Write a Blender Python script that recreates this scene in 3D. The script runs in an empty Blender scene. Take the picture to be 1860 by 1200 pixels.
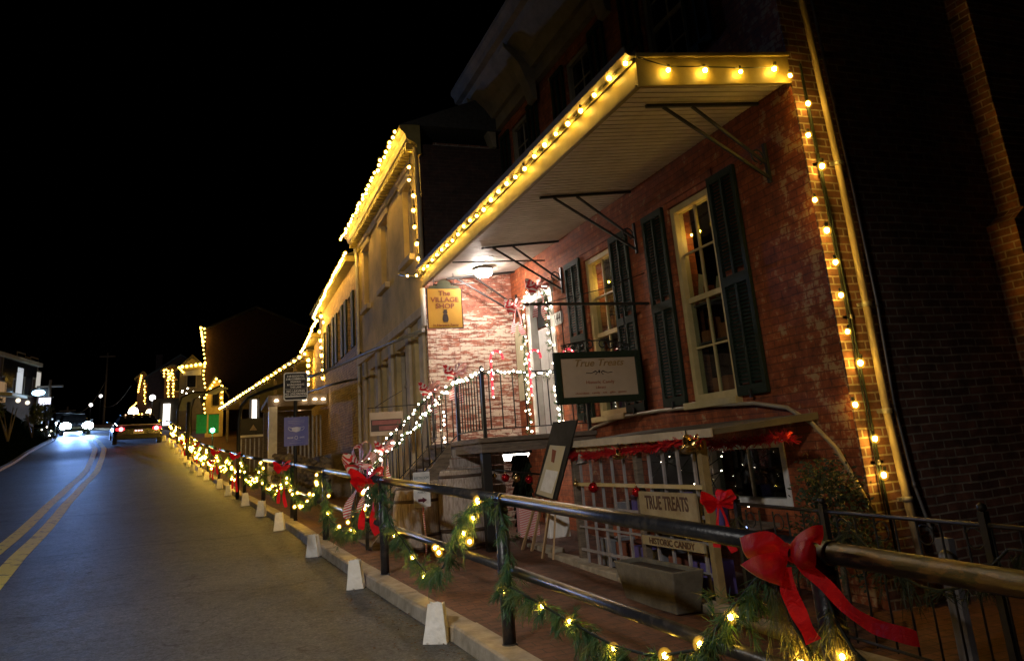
import bpy, bmesh, math, random
from mathutils import Vector, Matrix
import numpy as np
random.seed(7)
sc = bpy.context.scene
COL = sc.collection
# ------------------------------------------------------------------ camera
F_PX, PX, PY = 1403.0, 930.0, 430.0
AZ = math.radians(21.1); PT = math.atan(390 / 1403.); RO = math.atan(390 / 5030.)
fw = Vector((math.sin(AZ) * math.cos(PT), math.cos(AZ) * math.cos(PT), math.sin(PT)))
r0 = Vector((math.cos(AZ), -math.sin(AZ), 0)); u0 = r0.cross(fw)
RT = math.cos(RO) * r0 - math.sin(RO) * u0
UP = math.sin(RO) * r0 + math.cos(RO) * u0
EYE = Vector((0, 0, 1.6))
cd = bpy.data.cameras.new("camera"); cam = bpy.data.objects.new("camera", cd); COL.objects.link(cam)
cam.matrix_world = Matrix(((RT.x, UP.x, -fw.x, EYE.x), (RT.y, UP.y, -fw.y, EYE.y), (RT.z, UP.z, -fw.z, EYE.z), (0, 0, 0, 1)))
cd.sensor_fit = 'HORIZONTAL'; cd.sensor_width = 36; cd.lens = 36 * F_PX / 1860
cd.shift_y = (430 - 600) / 1860.; cd.clip_start = 0.05; cd.clip_end = 2000
sc.camera = cam
# ------------------------------------------------------------------ world, moonlight, exposure
w = bpy.data.worlds.new("World"); sc.world = w; w.use_nodes = True
nt = w.node_tree; bg = nt.nodes['Background']
sky = nt.nodes.new('ShaderNodeTexSky'); sky.sky_type = 'NISHITA'; sky.sun_disc = False
sky.sun_elevation = math.radians(-7); sky.sun_rotation = math.radians(200)
nt.links.new(sky.outputs[0], bg.inputs[0]); bg.inputs[1].default_value = 0.1
sun = bpy.data.lights.new("moon_light", 'SUN'); sun.energy = 0.006; sun.angle = math.radians(2); sun.color = (.75, .85, 1)
so = bpy.data.objects.new("moon_light", sun); COL.objects.link(so); so.rotation_euler = (math.radians(50), 0, math.radians(-60))
sc.view_settings.view_transform = 'Standard'; sc.view_settings.look = 'None'
sc.view_settings.exposure = 0.0; sc.view_settings.gamma = 1
sc.cycles.use_denoising = True
sc.cycles.max_bounces = 6; sc.cycles.diffuse_bounces = 3; sc.cycles.glossy_bounces = 3
sc.cycles.transparent_max_bounces = 8; sc.cycles.sample_clamp_indirect = 3.0
sc.cycles.caustics_reflective = False; sc.cycles.caustics_refractive = False
def lamp(name, kind, loc, energy, color, parent=None, size=.2, target=None, angle=None, blend=.6):
    l = bpy.data.lights.new(name, kind); l.energy = energy; l.color = color
    o = bpy.data.objects.new(name, l); COL.objects.link(o)
    if kind in ('POINT', 'SPOT'): l.shadow_soft_size = size
    if kind == 'SPOT': l.spot_size = math.radians(angle); l.spot_blend = blend
    p = Vector(loc)
    if target is not None:
        o.rotation_euler = (Vector(target) - p).to_track_quat('-Z', 'Y').to_euler()
    if parent: o.parent = parent; p = p - ORG[parent.name]
    o.location = p
    return o
ORG = {}
# street light on the left kerb behind the photographer's shoulder
lamp('street_light', 'SPOT', (-4.2, .5, 5.2), 1800, (1, .95, .88), size=.2, target=(-1.7, 8.3, 0), angle=104, blend=1)

def S(px, py, Y):
    "point on the line of sight through a pixel of the photograph, on the plane Y"
    d = fw + RT * ((px - PX) / F_PX) - UP * ((py - PY) / F_PX)
    return EYE + d * (Y / d.y)
def SX(px, py, X):
    d = fw + RT * ((px - PX) / F_PX) - UP * ((py - PY) / F_PX)
    return EYE + d * (X / d.x)
# ------------------------------------------------------------------ terrain profiles
YS = [-12, 6.8, 12.9, 19, 25, 31.2, 37.3, 43.4, 48, 52, 60, 70, 80, 100, 140, 400]
ZS = [-.62, .15, .39, .65, .97, 1.37, 1.82, 2.4, 2.95, 3.6, 4.6, 5.6, 6.5, 8, 10.5, 16]
def rz(y): return float(np.interp(y, YS, ZS))
KXY = [-12, 2.7, 5.6, 7.2, 9.4, 13, 15.6, 19, 22, 25, 28.2, 31.2, 34.3, 37.3, 40.4, 43.4, 46.5, 49.5, 54, 60, 66, 72, 80, 100, 140]
KXX = [3.0, 2.07, 1.89, 1.8, 1.6, 1.38, 1.22, 1.0, .72, .4, .12, -.22, -.6, -.9, -1.2, -1.5, -1.85, -2.3, -3.0, -4.6, -6.3, -8.5, -12, -22, -45]
LXY = [-12, 12, 25, 35, 45, 60, 66, 72, 80, 100, 140]
LXX = [-5.5, -7, -8.3, -9.2, -9.9, -10.4, -11.8, -14, -18, -29, -53]
YLY = [-12, 5, 12.6, 16, 21.2, 26.5, 34.8, 41, 51.7, 58, 64, 72, 80, 100, 140]
YLX = [-.3, -1.8, -2.65, -3.03, -3.5, -4.05, -4.75, -5.15, -6.2, -7.4, -8.7, -11, -15, -25, -49]
def KX(y): return float(np.interp(y, KXY, KXX))
def LX(y): return float(np.interp(y, LXY, LXX))
def YL(y): return float(np.interp(y, YLY, YLX))
# ------------------------------------------------------------------ materials
MATS = {}
def nodes(m):
    m.use_nodes = True; n = m.node_tree; b = n.nodes['Principled BSDF']; return n, b
def mat(name, c, rough=.6, metal=0, c2=None, scale=8, bump=0, bscale=60, spec=.5, lo=.35, hi=.65, coat=0, obj=False, detail=6, stretch=None):
    if name in MATS: return MATS[name]
    m = bpy.data.materials.new(name); n, b = nodes(m); MATS[name] = m
    b.inputs['Base Color'].default_value = (*c, 1); b.inputs['Roughness'].default_value = rough
    b.inputs['Metallic'].default_value = metal; b.inputs['Specular IOR Level'].default_value = spec
    b.inputs['Coat Weight'].default_value = coat
    g = n.nodes.new('ShaderNodeNewGeometry') if not obj else n.nodes.new('ShaderNodeTexCoord')
    vec = g.outputs['Position'] if not obj else g.outputs['Object']
    if stretch:
        mp = n.nodes.new('ShaderNodeMapping'); mp.inputs['Scale'].default_value = stretch
        n.links.new(vec, mp.inputs['Vector']); vec = mp.outputs[0]
    if c2 is None: c2 = tuple(x * .72 for x in c)
    no = n.nodes.new('ShaderNodeTexNoise'); no.inputs['Scale'].default_value = scale; no.inputs['Detail'].default_value = detail
    no.inputs['Roughness'].default_value = .65
    n.links.new(vec, no.inputs['Vector'])
    mr = n.nodes.new('ShaderNodeMapRange'); mr.inputs['From Min'].default_value = lo; mr.inputs['From Max'].default_value = hi
    n.links.new(no.outputs[0], mr.inputs['Value'])
    mx = n.nodes.new('ShaderNodeMix'); mx.data_type = 'RGBA'
    mx.inputs['A'].default_value = (*c, 1); mx.inputs['B'].default_value = (*c2, 1)
    n.links.new(mr.outputs[0], mx.inputs['Factor']); n.links.new(mx.outputs['Result'], b.inputs['Base Color'])
    ra = n.nodes.new('ShaderNodeMapRange'); ra.inputs['To Min'].default_value = max(.03, rough - .08); ra.inputs['To Max'].default_value = min(1, rough + .12)
    n.links.new(no.outputs[0], ra.inputs['Value']); n.links.new(ra.outputs[0], b.inputs['Roughness'])
    if bump:
        n2 = n.nodes.new('ShaderNodeTexNoise'); n2.inputs['Scale'].default_value = bscale; n2.inputs['Detail'].default_value = 4
        n.links.new(vec, n2.inputs['Vector'])
        bp = n.nodes.new('ShaderNodeBump'); bp.inputs['Strength'].default_value = bump; bp.inputs['Distance'].default_value = .01
        n.links.new(n2.outputs[0], bp.inputs['Height']); n.links.new(bp.outputs[0], b.inputs['Normal'])
    return m
def emit(name, c, s):
    if name in MATS: return MATS[name]
    m = bpy.data.materials.new(name); m.use_nodes = True; n = m.node_tree
    MATS[name] = m
    n.nodes.remove(n.nodes['Principled BSDF']); e = n.nodes.new('ShaderNodeEmission')
    e.inputs[0].default_value = (*c, 1); e.inputs[1].default_value = s
    n.links.new(e.outputs[0], n.nodes['Material Output'].inputs[0])
    return m
def brick(name, axis, c1, c2, mortar, wear=None, wlo=.5, whi=.6, wscale=3, rowh=.072, bw=.215, stretch=(1, 1, 1), zmask=None, ymask=None, bump=.5, msize=.007, wear_hits_mortar=True):
    "brick laid on a wall facing X ('x') or Y ('y') or the ground ('z'), in metres; wear = second coat showing through in patches"
    m = bpy.data.materials.new(name); n, b = nodes(m); MATS[name] = m; L = n.links.new
    g = n.nodes.new('ShaderNodeNewGeometry'); sp = n.nodes.new('ShaderNodeSeparateXYZ'); L(g.outputs['Position'], sp.inputs[0])
    cb = n.nodes.new('ShaderNodeCombineXYZ')
    a, c = {'x': ('Y', 'Z'), 'y': ('X', 'Z'), 'z': ('X', 'Y')}[axis]
    wn = n.nodes.new('ShaderNodeTexNoise'); wn.inputs['Scale'].default_value = 2.2; L(g.outputs['Position'], wn.inputs['Vector'])
    wob = n.nodes.new('ShaderNodeMath'); wob.operation = 'MULTIPLY_ADD'; wob.inputs[1].default_value = .03
    L(wn.outputs[0], wob.inputs[0]); L(sp.outputs[c], wob.inputs[2])
    L(sp.outputs[a], cb.inputs[0]); L(wob.outputs[0], cb.inputs[1])
    br = n.nodes.new('ShaderNodeTexBrick'); L(cb.outputs[0], br.inputs['Vector'])
    br.inputs['Scale'].default_value = 1; br.inputs['Brick Width'].default_value = bw; br.inputs['Row Height'].default_value = rowh
    br.inputs['Mortar Size'].default_value = msize; br.inputs['Mortar Smooth'].default_value = .3
    br.inputs['Color1'].default_value = (*c1, 1); br.inputs['Color2'].default_value = (*c2, 1); br.inputs['Mortar'].default_value = (*mortar, 1)
    # dirt variation
    no = n.nodes.new('ShaderNodeTexNoise'); no.inputs['Scale'].default_value = 7; no.inputs['Detail'].default_value = 9; no.inputs['Roughness'].default_value = .7
    L(g.outputs['Position'], no.inputs['Vector'])
    mr = n.nodes.new('ShaderNodeMapRange'); mr.inputs['From Min'].default_value = .25; mr.inputs['From Max'].default_value = .75
    mr.inputs['To Min'].default_value = .25; mr.inputs['To Max'].default_value = 1.6; L(no.outputs[0], mr.inputs['Value'])
    mm = n.nodes.new('ShaderNodeMix'); mm.data_type = 'RGBA'; mm.blend_type = 'MULTIPLY'; mm.inputs['Factor'].default_value = 1
    L(br.outputs['Color'], mm.inputs['A']); L(mr.outputs[0], mm.inputs['B'])
    out = mm.outputs['Result']
    if wear:
        mp = n.nodes.new('ShaderNodeMapping'); mp.inputs['Scale'].default_value = stretch; L(g.outputs['Position'], mp.inputs['Vector'])
        wn2 = n.nodes.new('ShaderNodeTexNoise'); wn2.inputs['Scale'].default_value = wscale; wn2.inputs['Detail'].default_value = 9; wn2.inputs['Roughness'].default_value = .72
        L(mp.outputs[0], wn2.inputs['Vector']); val = wn2.outputs[0]
        for (mk, axn) in ((zmask, 'Z'), (ymask, 'Y')):
            if mk:       # mk = (from, to, amount): adds 'amount' to the mask going from->to along an axis
                r = n.nodes.new('ShaderNodeMapRange'); r.inputs['From Min'].default_value = mk[0]; r.inputs['From Max'].default_value = mk[1]
                r.inputs['To Max'].default_value = mk[2]; L(sp.outputs[axn], r.inputs['Value'])
                ad = n.nodes.new('ShaderNodeMath'); ad.operation = 'ADD'; L(val, ad.inputs[0]); L(r.outputs[0], ad.inputs[1]); val = ad.outputs[0]
        # the coat survives less on the mortar joints
        jn = n.nodes.new('ShaderNodeMath'); jn.operation = 'MULTIPLY_ADD'; jn.inputs[1].default_value = -.07; L(br.outputs['Fac'], jn.inputs[0]); L(val, jn.inputs[2]); val = jn.outputs[0]
        r2 = n.nodes.new('ShaderNodeMapRange'); r2.inputs['From Min'].default_value = wlo; r2.inputs['From Max'].default_value = whi; L(val, r2.inputs['Value'])
        mx = n.nodes.new('ShaderNodeMix'); mx.data_type = 'RGBA'; mx.inputs['B'].default_value = (*wear, 1)
        L(r2.outputs[0], mx.inputs['Factor']); L(out, mx.inputs['A']); out = mx.outputs['Result']
    L(out, b.inputs['Base Color']); b.inputs['Roughness'].default_value = .8
    h = n.nodes.new('ShaderNodeMath'); h.operation = 'MULTIPLY_ADD'; h.inputs[1].default_value = -.7; L(br.outputs['Fac'], h.inputs[0]); L(no.outputs[0], h.inputs[2])
    bp = n.nodes.new('ShaderNodeBump'); bp.inputs['Strength'].default_value = bump; bp.inputs['Distance'].default_value = .012
    L(h.outputs[0], bp.inputs['Height']); L(bp.outputs[0], b.inputs['Normal'])
    return m
WARM = (1, .56, .07)
def amber(name, c, s):
    "amber glow added round a bulb to imitate camera bloom: clear surface, light given off through its depth"
    m = bpy.data.materials.new(name); m.use_nodes = True; n = m.node_tree; MATS[name] = m
    n.nodes.remove(n.nodes['Principled BSDF']); t = n.nodes.new('ShaderNodeBsdfTransparent'); e = n.nodes.new('ShaderNodeEmission')
    e.inputs[0].default_value = (*c, 1); e.inputs[1].default_value = s
    n.links.new(t.outputs[0], n.nodes['Material Output'].inputs['Surface']); n.links.new(e.outputs[0], n.nodes['Material Output'].inputs['Volume'])
    return m
m_halo = amber('bulb_halo', (1, .50, .03), 11)  # added glow volume round each bulb, imitating camera bloom
m_bulb = emit('warm_bulb', WARM, 150)
m_bulb_near = emit('warm_bulb_garland', (1, .56, .06), 190)
m_bulb_far = emit('warm_bulb_far', WARM, 16)
m_white_led = emit('white_mini_bulb', (1, .85, .62), 26)
m_cord = mat('cord', (.02, .03, .02), .6)
m_blackmetal = mat('black_paint_metal', (.012, .012, .013), .45, c2=(.02, .018, .016), scale=30, bump=.15, bscale=90)
m_rail = mat('worn_black_rail', (.022, .022, .027), .33, c2=(.05, .045, .045), scale=14, bump=.25, bscale=45, lo=.5, hi=.6)
m_rail_worn = mat('peeling_rail', (.014, .012, .011), .42, c2=(.20, .10, .04), scale=14, bump=.6, bscale=35, lo=.51, hi=.56, stretch=(1, .35, 1), detail=12)
m_cream = mat('cream_paint', (.60, .46, .20), .5, c2=(.48, .36, .15), scale=6, bump=.12, bscale=30)
m_white = mat('white_paint', (.78, .76, .72), .5, c2=(.62, .59, .54), scale=5, bump=.1, bscale=40)
m_soffit = mat('soffit_white', (.60, .54, .48), .6, c2=(.48, .43, .37), scale=4)
m_gutter = mat('gutter_brown', (.13, .10, .06), .5, c2=(.08, .06, .035))
m_fascia = mat('fascia_cream', (.29, .23, .08), .55, c2=(.21, .16, .05), scale=5, bump=.1, bscale=20)
m_green = mat('dark_green_shutter', (.008, .017, .007), .7, spec=.25, c2=(.017, .026, .014), scale=12, bump=.15)
m_stucco = mat('stucco', (.70, .52, .24), .9, c2=(.40, .31, .16), scale=1.6, bump=.5, bscale=35, lo=.38, hi=.72, detail=10)
m_stucco_low = mat('stucco_panel', (.62, .52, .38), .85, c2=(.42, .34, .24), scale=2.5, bump=.3, bscale=30)
m_roof = mat('roof_shingle', (.05, .046, .042), .9, c2=(.03, .028, .026), scale=20, bump=.5, bscale=30)
m_cornice = mat('cornice_brown', (.30, .24, .16), .8, c2=(.2, .16, .1), scale=3, bump=.2)
m_brick_front = brick('red_painted_brick', 'x', (.36, .088, .024), (.27, .062, .018), (.18, .05, .018), wear=(.42, .27, .13), wlo=.585, whi=.66, wscale=7, ymask=(6.1, 5.4, .09), bump=.6, msize=.006)
m_brick_side = brick('side_wall_brick', 'y', (.22, .095, .06), (.11, .05, .035), (.33, .27, .21), wear=(.34, .24, .15), wlo=.64, whi=.72, wscale=3, bump=.9, msize=.009)
m_brick_wing = brick('wing_brick', 'x', (.48, .19, .10), (.20, .085, .05), (.60, .44, .30), bump=.8, msize=.009)
m_brick_lime = brick('limewashed_brick', 'y', (.42, .15, .095), (.35, .12, .075), (.30, .13, .09), wear=(.74, .62, .50), wlo=.545, whi=.60, wscale=9, stretch=(.5, 1, 2.8), zmask=(4.15, 3.85, .08), bump=.7)
m_brick_dark = brick('warm_brick', 'x', (.42, .25, .11), (.26, .15, .07), (.5, .38, .22), bump=.8, msize=.01)
m_paver = brick('sidewalk_brick', 'z', (.15, .062, .035), (.11, .045, .027), (.05, .03, .02), rowh=.105, bw=.21, bump=.5, msize=.005)
m_kerb = mat('kerb_stone', (.44, .38, .30), .8, c2=(.27, .23, .17), scale=6, bump=.5, bscale=40)
m_paper = mat('white_paper', (.90, .88, .85), .8, c2=(.80, .77, .71), scale=9, bump=1.0, bscale=16, obj=True)
m_wood = mat('weathered_wood', (.20, .155, .115), .75, c2=(.10, .075, .055), scale=7, bump=.4, bscale=30, stretch=(1, 1, 6))
m_barrel = mat('barrel_oak', (.46, .40, .36), .7, c2=(.22, .17, .14), scale=9, bump=.4, bscale=40, stretch=(5, 5, .8))
m_pine = mat('easel_pine', (.50, .34, .19), .55, c2=(.38, .24, .12), scale=10, stretch=(4, 4, 1))
m_needle = mat('pine_needles', (.05, .13, .05), .5, c2=(.15, .19, .05), scale=7, lo=.48, hi=.62, obj=True)
m_needle_gold = mat('bulb_lit_pine', (.20, .15, .05), .5, c2=(.07, .12, .04), scale=6, obj=True)  # bulb light on the needles put into their golden brown
m_needle_dark = mat('dark_pine', (.022, .045, .018), .6, c2=(.05, .055, .02), scale=9, obj=True)
m_ribbon = mat('red_satin', (.90, .010, .022), .42, c2=(.72, .008, .016), scale=6, obj=True)
def satin():
    m = m_ribbon; n = m.node_tree; b = n.nodes['Principled BSDF']; L = n.links.new
    tc = n.nodes.new('ShaderNodeTexCoord'); a = n.nodes.new('ShaderNodeTexNoise'); a.inputs['Scale'].default_value = 28; a.inputs['Detail'].default_value = 5; a.inputs['Distortion'].default_value = 1.5; L(tc.outputs['Object'], a.inputs['Vector'])
    wv = n.nodes.new('ShaderNodeTexWave'); wv.inputs['Scale'].default_value = 260; L(tc.outputs['Object'], wv.inputs['Vector'])
    k = n.nodes.new('ShaderNodeMath'); k.operation = 'MULTIPLY_ADD'; k.inputs[1].default_value = .04; L(wv.outputs[0], k.inputs[0]); L(a.outputs[0], k.inputs[2])
    bp = n.nodes.new('ShaderNodeBump'); bp.inputs['Strength'].default_value = .45; bp.inputs['Distance'].default_value = .02; L(k.outputs[0], bp.inputs['Height']); L(bp.outputs[0], b.inputs['Normal'])
    b.inputs['Specular IOR Level'].default_value = .35
    tr = n.nodes.new('ShaderNodeBsdfTranslucent'); tr.inputs[0].default_value = (.9, .02, .02, 1); L(bp.outputs[0], tr.inputs['Normal'])
    mx = n.nodes.new('ShaderNodeMixShader'); mx.inputs[0].default_value = .35; L(b.outputs[0], mx.inputs[1]); L(tr.outputs[0], mx.inputs[2]); L(mx.outputs[0], n.nodes['Material Output'].inputs[0])
satin()
m_ribbon_edge = mat('gold_wire_edge', (.8, .45, .2), .35, metal=.3)
m_glassdark = mat('dark_glass', (.012, .012, .014), .08, spec=.8)
m_black = mat('flat_black', (.012, .012, .013), .6)
m_brass = mat('brass', (.62, .42, .14), .22, metal=1)
m_redball = mat('red_ornament', (.55, .01, .015), .16, metal=.75)
m_goldball = mat('gold_ornament', (.7, .5, .2), .2, metal=.95)
m_steel = mat('galvanised', (.42, .41, .39), .45, metal=.6)
m_pipe = mat('painted_downspout', (.40, .32, .20), .45, c2=(.28, .22, .13), scale=4)
m_concrete = mat('planter_stone', (.17, .155, .125), .9, c2=(.10, .09, .07), scale=5, bump=.5, bscale=50)
m_lattice = mat('lattice_paint', (.33, .31, .32), .6, c2=(.24, .21, .2), scale=7)
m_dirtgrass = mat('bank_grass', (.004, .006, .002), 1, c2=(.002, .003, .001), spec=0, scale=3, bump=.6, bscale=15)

# asphalt: aggregate grain, stains, a few cracks
def asphalt():
    m = bpy.data.materials.new('asphalt'); n, b = nodes(m); L = n.links.new; MATS['asphalt'] = m
    g = n.nodes.new('ShaderNodeNewGeometry')
    def noise(s, d=8, r=.6, vec=None):
        t = n.nodes.new('ShaderNodeTexNoise'); t.inputs['Scale'].default_value = s; t.inputs['Detail'].default_value = d; t.inputs['Roughness'].default_value = r
        L(vec or g.outputs['Position'], t.inputs['Vector']); return t.outputs[0]
    big = noise(.7, 6, .65); fine = noise(42, 6, .8); patch = noise(5, 8, .75)
    def ramp(src, a, b_, c, d):
        r = n.nodes.new('ShaderNodeMapRange'); r.inputs['From Min'].default_value = a; r.inputs['From Max'].default_value = b_
        r.inputs['To Min'].default_value = c; r.inputs['To Max'].default_value = d; L(src, r.inputs['Value']); return r.outputs[0]
    def mul(x, y):
        k = n.nodes.new('ShaderNodeMath'); k.operation = 'MULTIPLY'; L(x, k.inputs[0]); L(y, k.inputs[1]); return k.outputs[0]
    mid = noise(16, 6, .75)
    v = mul(mul(mul(ramp(big, .3, .7, .72, 1.25), ramp(fine, .35, .65, .35, 1.65)), ramp(mid, .35, .65, .6, 1.35)), ramp(patch, .3, .42, .35, 1))
    # cracks from warped voronoi edges
    wp = n.nodes.new('ShaderNodeTexNoise'); wp.inputs['Scale'].default_value = 1.6; L(g.outputs['Position'], wp.inputs['Vector'])
    ad = n.nodes.new('ShaderNodeVectorMath'); ad.operation = 'MULTIPLY_ADD'; ad.inputs[1].default_value = (1.6, 1.6, 1.6)
    L(wp.outputs['Color'], ad.inputs[0]); L(g.outputs['Position'], ad.inputs[2])
    vo = n.nodes.new('ShaderNodeTexVoronoi'); vo.feature = 'DISTANCE_TO_EDGE'; vo.inputs['Scale'].default_value = .23; L(ad.outputs[0], vo.inputs['Vector'])
    cr = ramp(vo.outputs['Distance'], .0, .006, .35, 1); cm = ramp(noise(.9, 3), .48, .54, 1, 0)
    mxc = n.nodes.new('ShaderNodeMath'); mxc.operation = 'MAXIMUM'; L(cr, mxc.inputs[0]); L(cm, mxc.inputs[1])
    v = mul(v, mxc.outputs[0])
    # wandering joints across the lane and small dark drips along its middle
    sp = n.nodes.new('ShaderNodeSeparateXYZ'); L(g.outputs['Position'], sp.inputs[0])
    for y0, th in ((10.4, .02), (15.8, .03), (23.5, .04)):
        a1 = n.nodes.new('ShaderNodeMath'); a1.operation = 'MULTIPLY_ADD'; a1.inputs[1].default_value = 1.1; a1.inputs[2].default_value = -y0 - .55; L(noise(.8, 5), a1.inputs[0])
        a2 = n.nodes.new('ShaderNodeMath'); a2.operation = 'ADD'; L(a1.outputs[0], a2.inputs[0]); L(sp.outputs['Y'], a2.inputs[1])
        a3 = n.nodes.new('ShaderNodeMath'); a3.operation = 'ABSOLUTE'; L(a2.outputs[0], a3.inputs[0]); v = mul(v, ramp(a3.outputs[0], th * .5, th * 1.5, .45, 1))
    vd = n.nodes.new('ShaderNodeTexVoronoi'); vd.inputs['Scale'].default_value = 2.3; L(g.outputs['Position'], vd.inputs['Vector'])
    dr = ramp(vd.outputs['Distance'], .05, .09, .4, 1); dm = ramp(noise(.5, 2), .5, .56, 1, 0); mxd = n.nodes.new('ShaderNodeMath'); mxd.operation = 'MAXIMUM'; L(dr, mxd.inputs[0]); L(dm, mxd.inputs[1]); v = mul(v, mxd.outputs[0])
    hv = n.nodes.new('ShaderNodeMath'); hv.operation = 'MULTIPLY'; hv.inputs[1].default_value = .33; L(v, hv.inputs[0]); v = hv.outputs[0]
    c = n.nodes.new('ShaderNodeMix'); c.data_type = 'RGBA'; c.inputs['A'].default_value = (0, 0, 0, 1); c.inputs['B'].default_value = (.26, .285, .32, 1)
    L(v, c.inputs['Factor']); L(c.outputs['Result'], b.inputs['Base Color'])
    L(ramp(patch, .3, .7, .52, .75), b.inputs['Roughness']); b.inputs['Specular IOR Level'].default_value = .35
    bp = n.nodes.new('ShaderNodeBump'); bp.inputs['Strength'].default_value = .55; bp.inputs['Distance'].default_value = .006
    L(fine, bp.inputs['Height']); L(bp.outputs[0], b.inputs['Normal'])
    return m
m_asphalt = asphalt()
m_yellow = mat('yellow_road_paint', (.88, .80, .10), .7, c2=(.12, .10, .05), scale=5, bump=.4, bscale=80, lo=.56, hi=.66, detail=10)
def glass():
    m = bpy.data.materials.new('window_glass'); m.use_nodes = True; n = m.node_tree; L = n.links.new; MATS['window_glass'] = m
    n.nodes.remove(n.nodes['Principled BSDF'])
    t = n.nodes.new('ShaderNodeBsdfTransparent'); t.inputs[0].default_value = (.75, .8, .78, 1)
    gl = n.nodes.new('ShaderNodeBsdfGlossy'); gl.inputs['Roughness'].default_value = .03
    fr = n.nodes.new('ShaderNodeFresnel'); fr.inputs[0].default_value = 1.55
    no = n.nodes.new('ShaderNodeTexNoise'); no.inputs['Scale'].default_value = 2.5; g = n.nodes.new('ShaderNodeNewGeometry'); L(g.outputs['Position'], no.inputs['Vector'])
    bp = n.nodes.new('ShaderNodeBump'); bp.inputs['Strength'].default_value = .05; bp.inputs['Distance'].default_value = .05
    L(no.outputs[0], bp.inputs['Height']); L(bp.outputs[0], gl.inputs['Normal'])
    nb = n.nodes.new('ShaderNodeMath'); nb.operation = 'SUBTRACT'; nb.inputs[0].default_value = 1; L(g.outputs['Backfacing'], nb.inputs[1])
    fm = n.nodes.new('ShaderNodeMath'); fm.operation = 'MULTIPLY'; L(fr.outputs[0], fm.inputs[0]); L(nb.outputs[0], fm.inputs[1])
    mx = n.nodes.new('ShaderNodeMixShader'); L(fm.outputs[0], mx.inputs[0]); L(t.outputs[0], mx.inputs[1]); L(gl.outputs[0], mx.inputs[2])
    L(mx.outputs[0], n.nodes['Material Output'].inputs[0]); return m
m_glass = glass()
def stripes(name, c1, c2, period, direction=(0, 0, 1), obj=True, rough=.6):
    m = bpy.data.materials.new(name); n, b = nodes(m); L = n.links.new; MATS[name] = m
    t = n.nodes.new('ShaderNodeTexCoord'); d = n.nodes.new('ShaderNodeVectorMath'); d.operation = 'DOT_PRODUCT'; d.inputs[1].default_value = direction
    L(t.outputs['Object'], d.inputs[0])
    k = n.nodes.new('ShaderNodeMath'); k.operation = 'MULTIPLY'; k.inputs[1].default_value = 1 / period; L(d.outputs['Value'], k.inputs[0])
    f = n.nodes.new('ShaderNodeMath'); f.operation = 'FRACT'; L(k.outputs[0], f.inputs[0])
    g = n.nodes.new('ShaderNodeMath'); g.operation = 'GREATER_THAN'; g.inputs[1].default_value = .5; L(f.outputs[0], g.inputs[0])
    mx = n.nodes.new('ShaderNodeMix'); mx.data_type = 'RGBA'; mx.inputs['A'].default_value = (*c1, 1); mx.inputs['B'].default_value = (*c2, 1)
    L(g.outputs[0], mx.inputs['Factor']); L(mx.outputs['Result'], b.inputs['Base Color']); b.inputs['Roughness'].default_value = rough
    return m
m_candy = stripes('candy_stripe', (.62, .02, .03), (.8, .74, .7), .022, (.3, .5, 1))
m_candylit = stripes('lit_candy_stripe', (.8, .02, .05), (.8, .35, .38), .03, (.3, .5, 1)); _b = m_candylit.node_tree.nodes['Principled BSDF']; _b.inputs['Emission Color'].default_value = (1, .03, .08, 1); _b.inputs['Emission Strength'].default_value = .9
m_stripe_bow = stripes('striped_ribbon', (.6, .03, .04), (.82, .78, .74), .03, (.25, .5, .9))
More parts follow.
